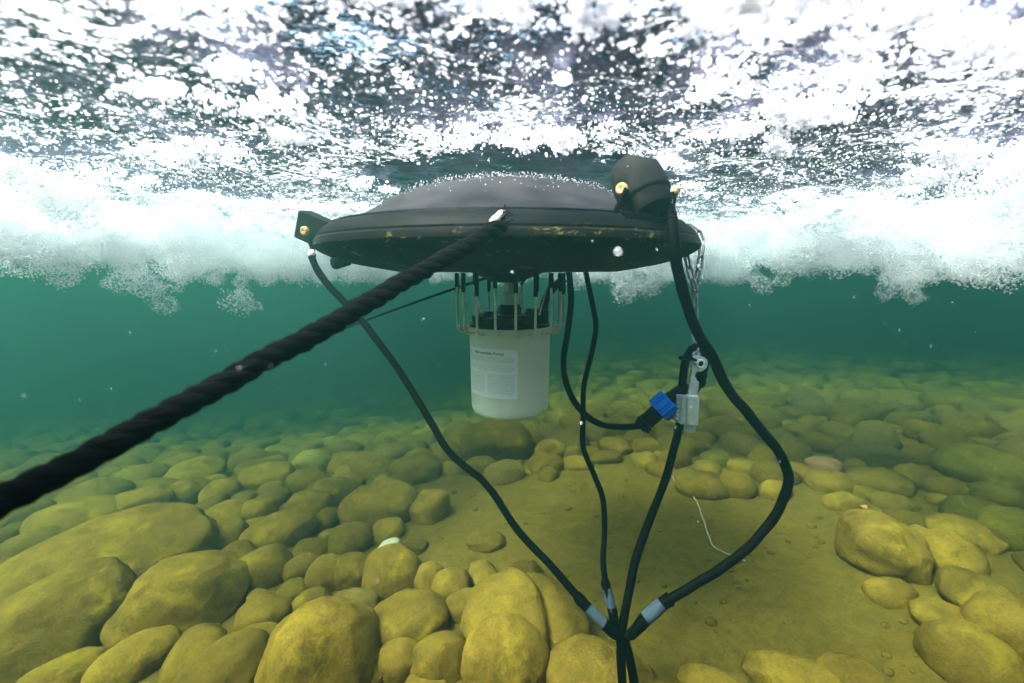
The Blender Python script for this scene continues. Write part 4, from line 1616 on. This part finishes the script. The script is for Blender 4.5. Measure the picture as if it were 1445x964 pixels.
for i in range(15000):
    # small bubbles still rising under the surface round the float
    x, y = RNG.uniform(-1.9, 1.9), RNG.uniform(.55, 2.2)
    rr_ = math.hypot(x, y - 1.29)
    z = float(WATER_Z) - .006 - abs(RNG.normal()) * .028
    if rr_ < .42 or math.hypot(x - lc.x, y - lc.y) < .09:
        continue
    pp_ = project((x, y, z))
    if y < 1.25 and pp_[1] > limit_py(pp_[0]):
        continue
    s = .05 + .16 * RNG.random() ** 2
    pts.append((x, y, z))
    scl.append((s * RNG.uniform(.8, 1.3), s * RNG.uniform(.8, 1.3), s))
    rot.append((0, 0, 0))
    var.append(4 + RNG.integers(0, 2))
fo = scatter('foam', pts, scl, rot, var, CL + SB)
fo['label'] = 'white froth of bubbles pressed against the underside of the water surface'
fo['category'] = 'foam'

# clouds of fine bubbles driven down where the fountain falls back, a ring round the float
pts, scl, rot, var = [], [], [], []
for i in range(2500):
    th = RNG.uniform(0, 2 * math.pi)
    rr_ = RNG.normal(1.45, .22)
    if rr_ < 1.05 or rr_ > 2.2:
        continue
    x, y = rr_ * math.sin(th), 1.29 + rr_ * math.cos(th)
    cl = float(vn2(x, y, 2.6, 83, 2)[0])
    plume = max(0.0, float(vn2(x, y, 5.0, 91, 2)[0]))
    depth = (0.225 + 0.085 * math.cos(th) + 0.06 * cl + 0.20 * plume) * math.exp(-((rr_ - 1.42) / .45) ** 2) + .02
    s = RNG.uniform(.028, .075)
    z = WATER_Z - RNG.random() ** .7 * max(.02, depth - s) - s * .6
    if y < 1.2:
        if y < .35 and abs(x) < 1.0 and z - s < CAM_Z + .14:
            continue
        if 0.2 < y < 1.0 and (RNG.random() < .8 or abs(x) < .55):
            continue
        pp_ = project((x, y, z - s))
        if pp_[2] > .02 and pp_[1] > limit_py(pp_[0]) + 25 * (abs(pp_[0] - 720) > 560):
            continue
    pts.append((x, y, z))
    scl.append((s * RNG.uniform(.8, 1.35), s * RNG.uniform(.8, 1.35), s))
    rot.append((RNG.uniform(-.5, .5), RNG.uniform(-.5, .5), RNG.uniform(0, 6.28)))
    var.append(RNG.integers(0, 3))
for i in range(2300):  # unseen puffs added above and behind the lens to hold light off the near bed
    x, y = RNG.uniform(-2.0, 2.0), RNG.uniform(-1.9, .22)
    s = RNG.uniform(.03, .06)
    z = WATER_Z - .01 - RNG.random() * .03 - s * .4
    pts.append((x, y, z))
    scl.append((s * 1.3, s * 1.3, s * .6))
    rot.append((RNG.uniform(-.3, .3), RNG.uniform(-.3, .3), RNG.uniform(0, 6.28)))
    var.append(RNG.integers(0, 3))
pf = scatter('bubble_plume', pts, scl, rot, var, PL)
pf['label'] = 'curtain of fine white bubbles hanging below the surface behind and beside the float, plus added shading puffs over the lens'
pf['category'] = 'bubbles'
print('foam', n_cl, 'plume', len(pts))

# specks drifting in the water
sp = MB()
for (px_, py_, Y_, d_) in ((872, 355, .5, 21), (723, 384, .55, 12), (836, 340, .55, 7), (927, 352, .6, 8), (338, 519, .3, 14), (382, 516, .3, 8), (820, 597, .6, 16), (985, 375, .7, 12), (975, 575, .8, 9)):
    p = at(px_, py_, Y_)
    sp.ball(p, d_ / 2 * (p - CAM).dot(Fv) / FPX * (.6 if d_ > 20 else .3), 2)
for k in range(170):
    Y_ = random.uniform(.35, 1.6)
    p = at(random.uniform(0, 1445), random.uniform(300, 960), Y_)
    sp.ball(p, random.uniform(.0004, .0011), 1)
so = obj('drifting_specks', sp, foam_material('speck', 0.72, 0.5))
so['kind'] = 'stuff'
so['label'] = 'pale specks drifting in the water'
so['category'] = 'specks'
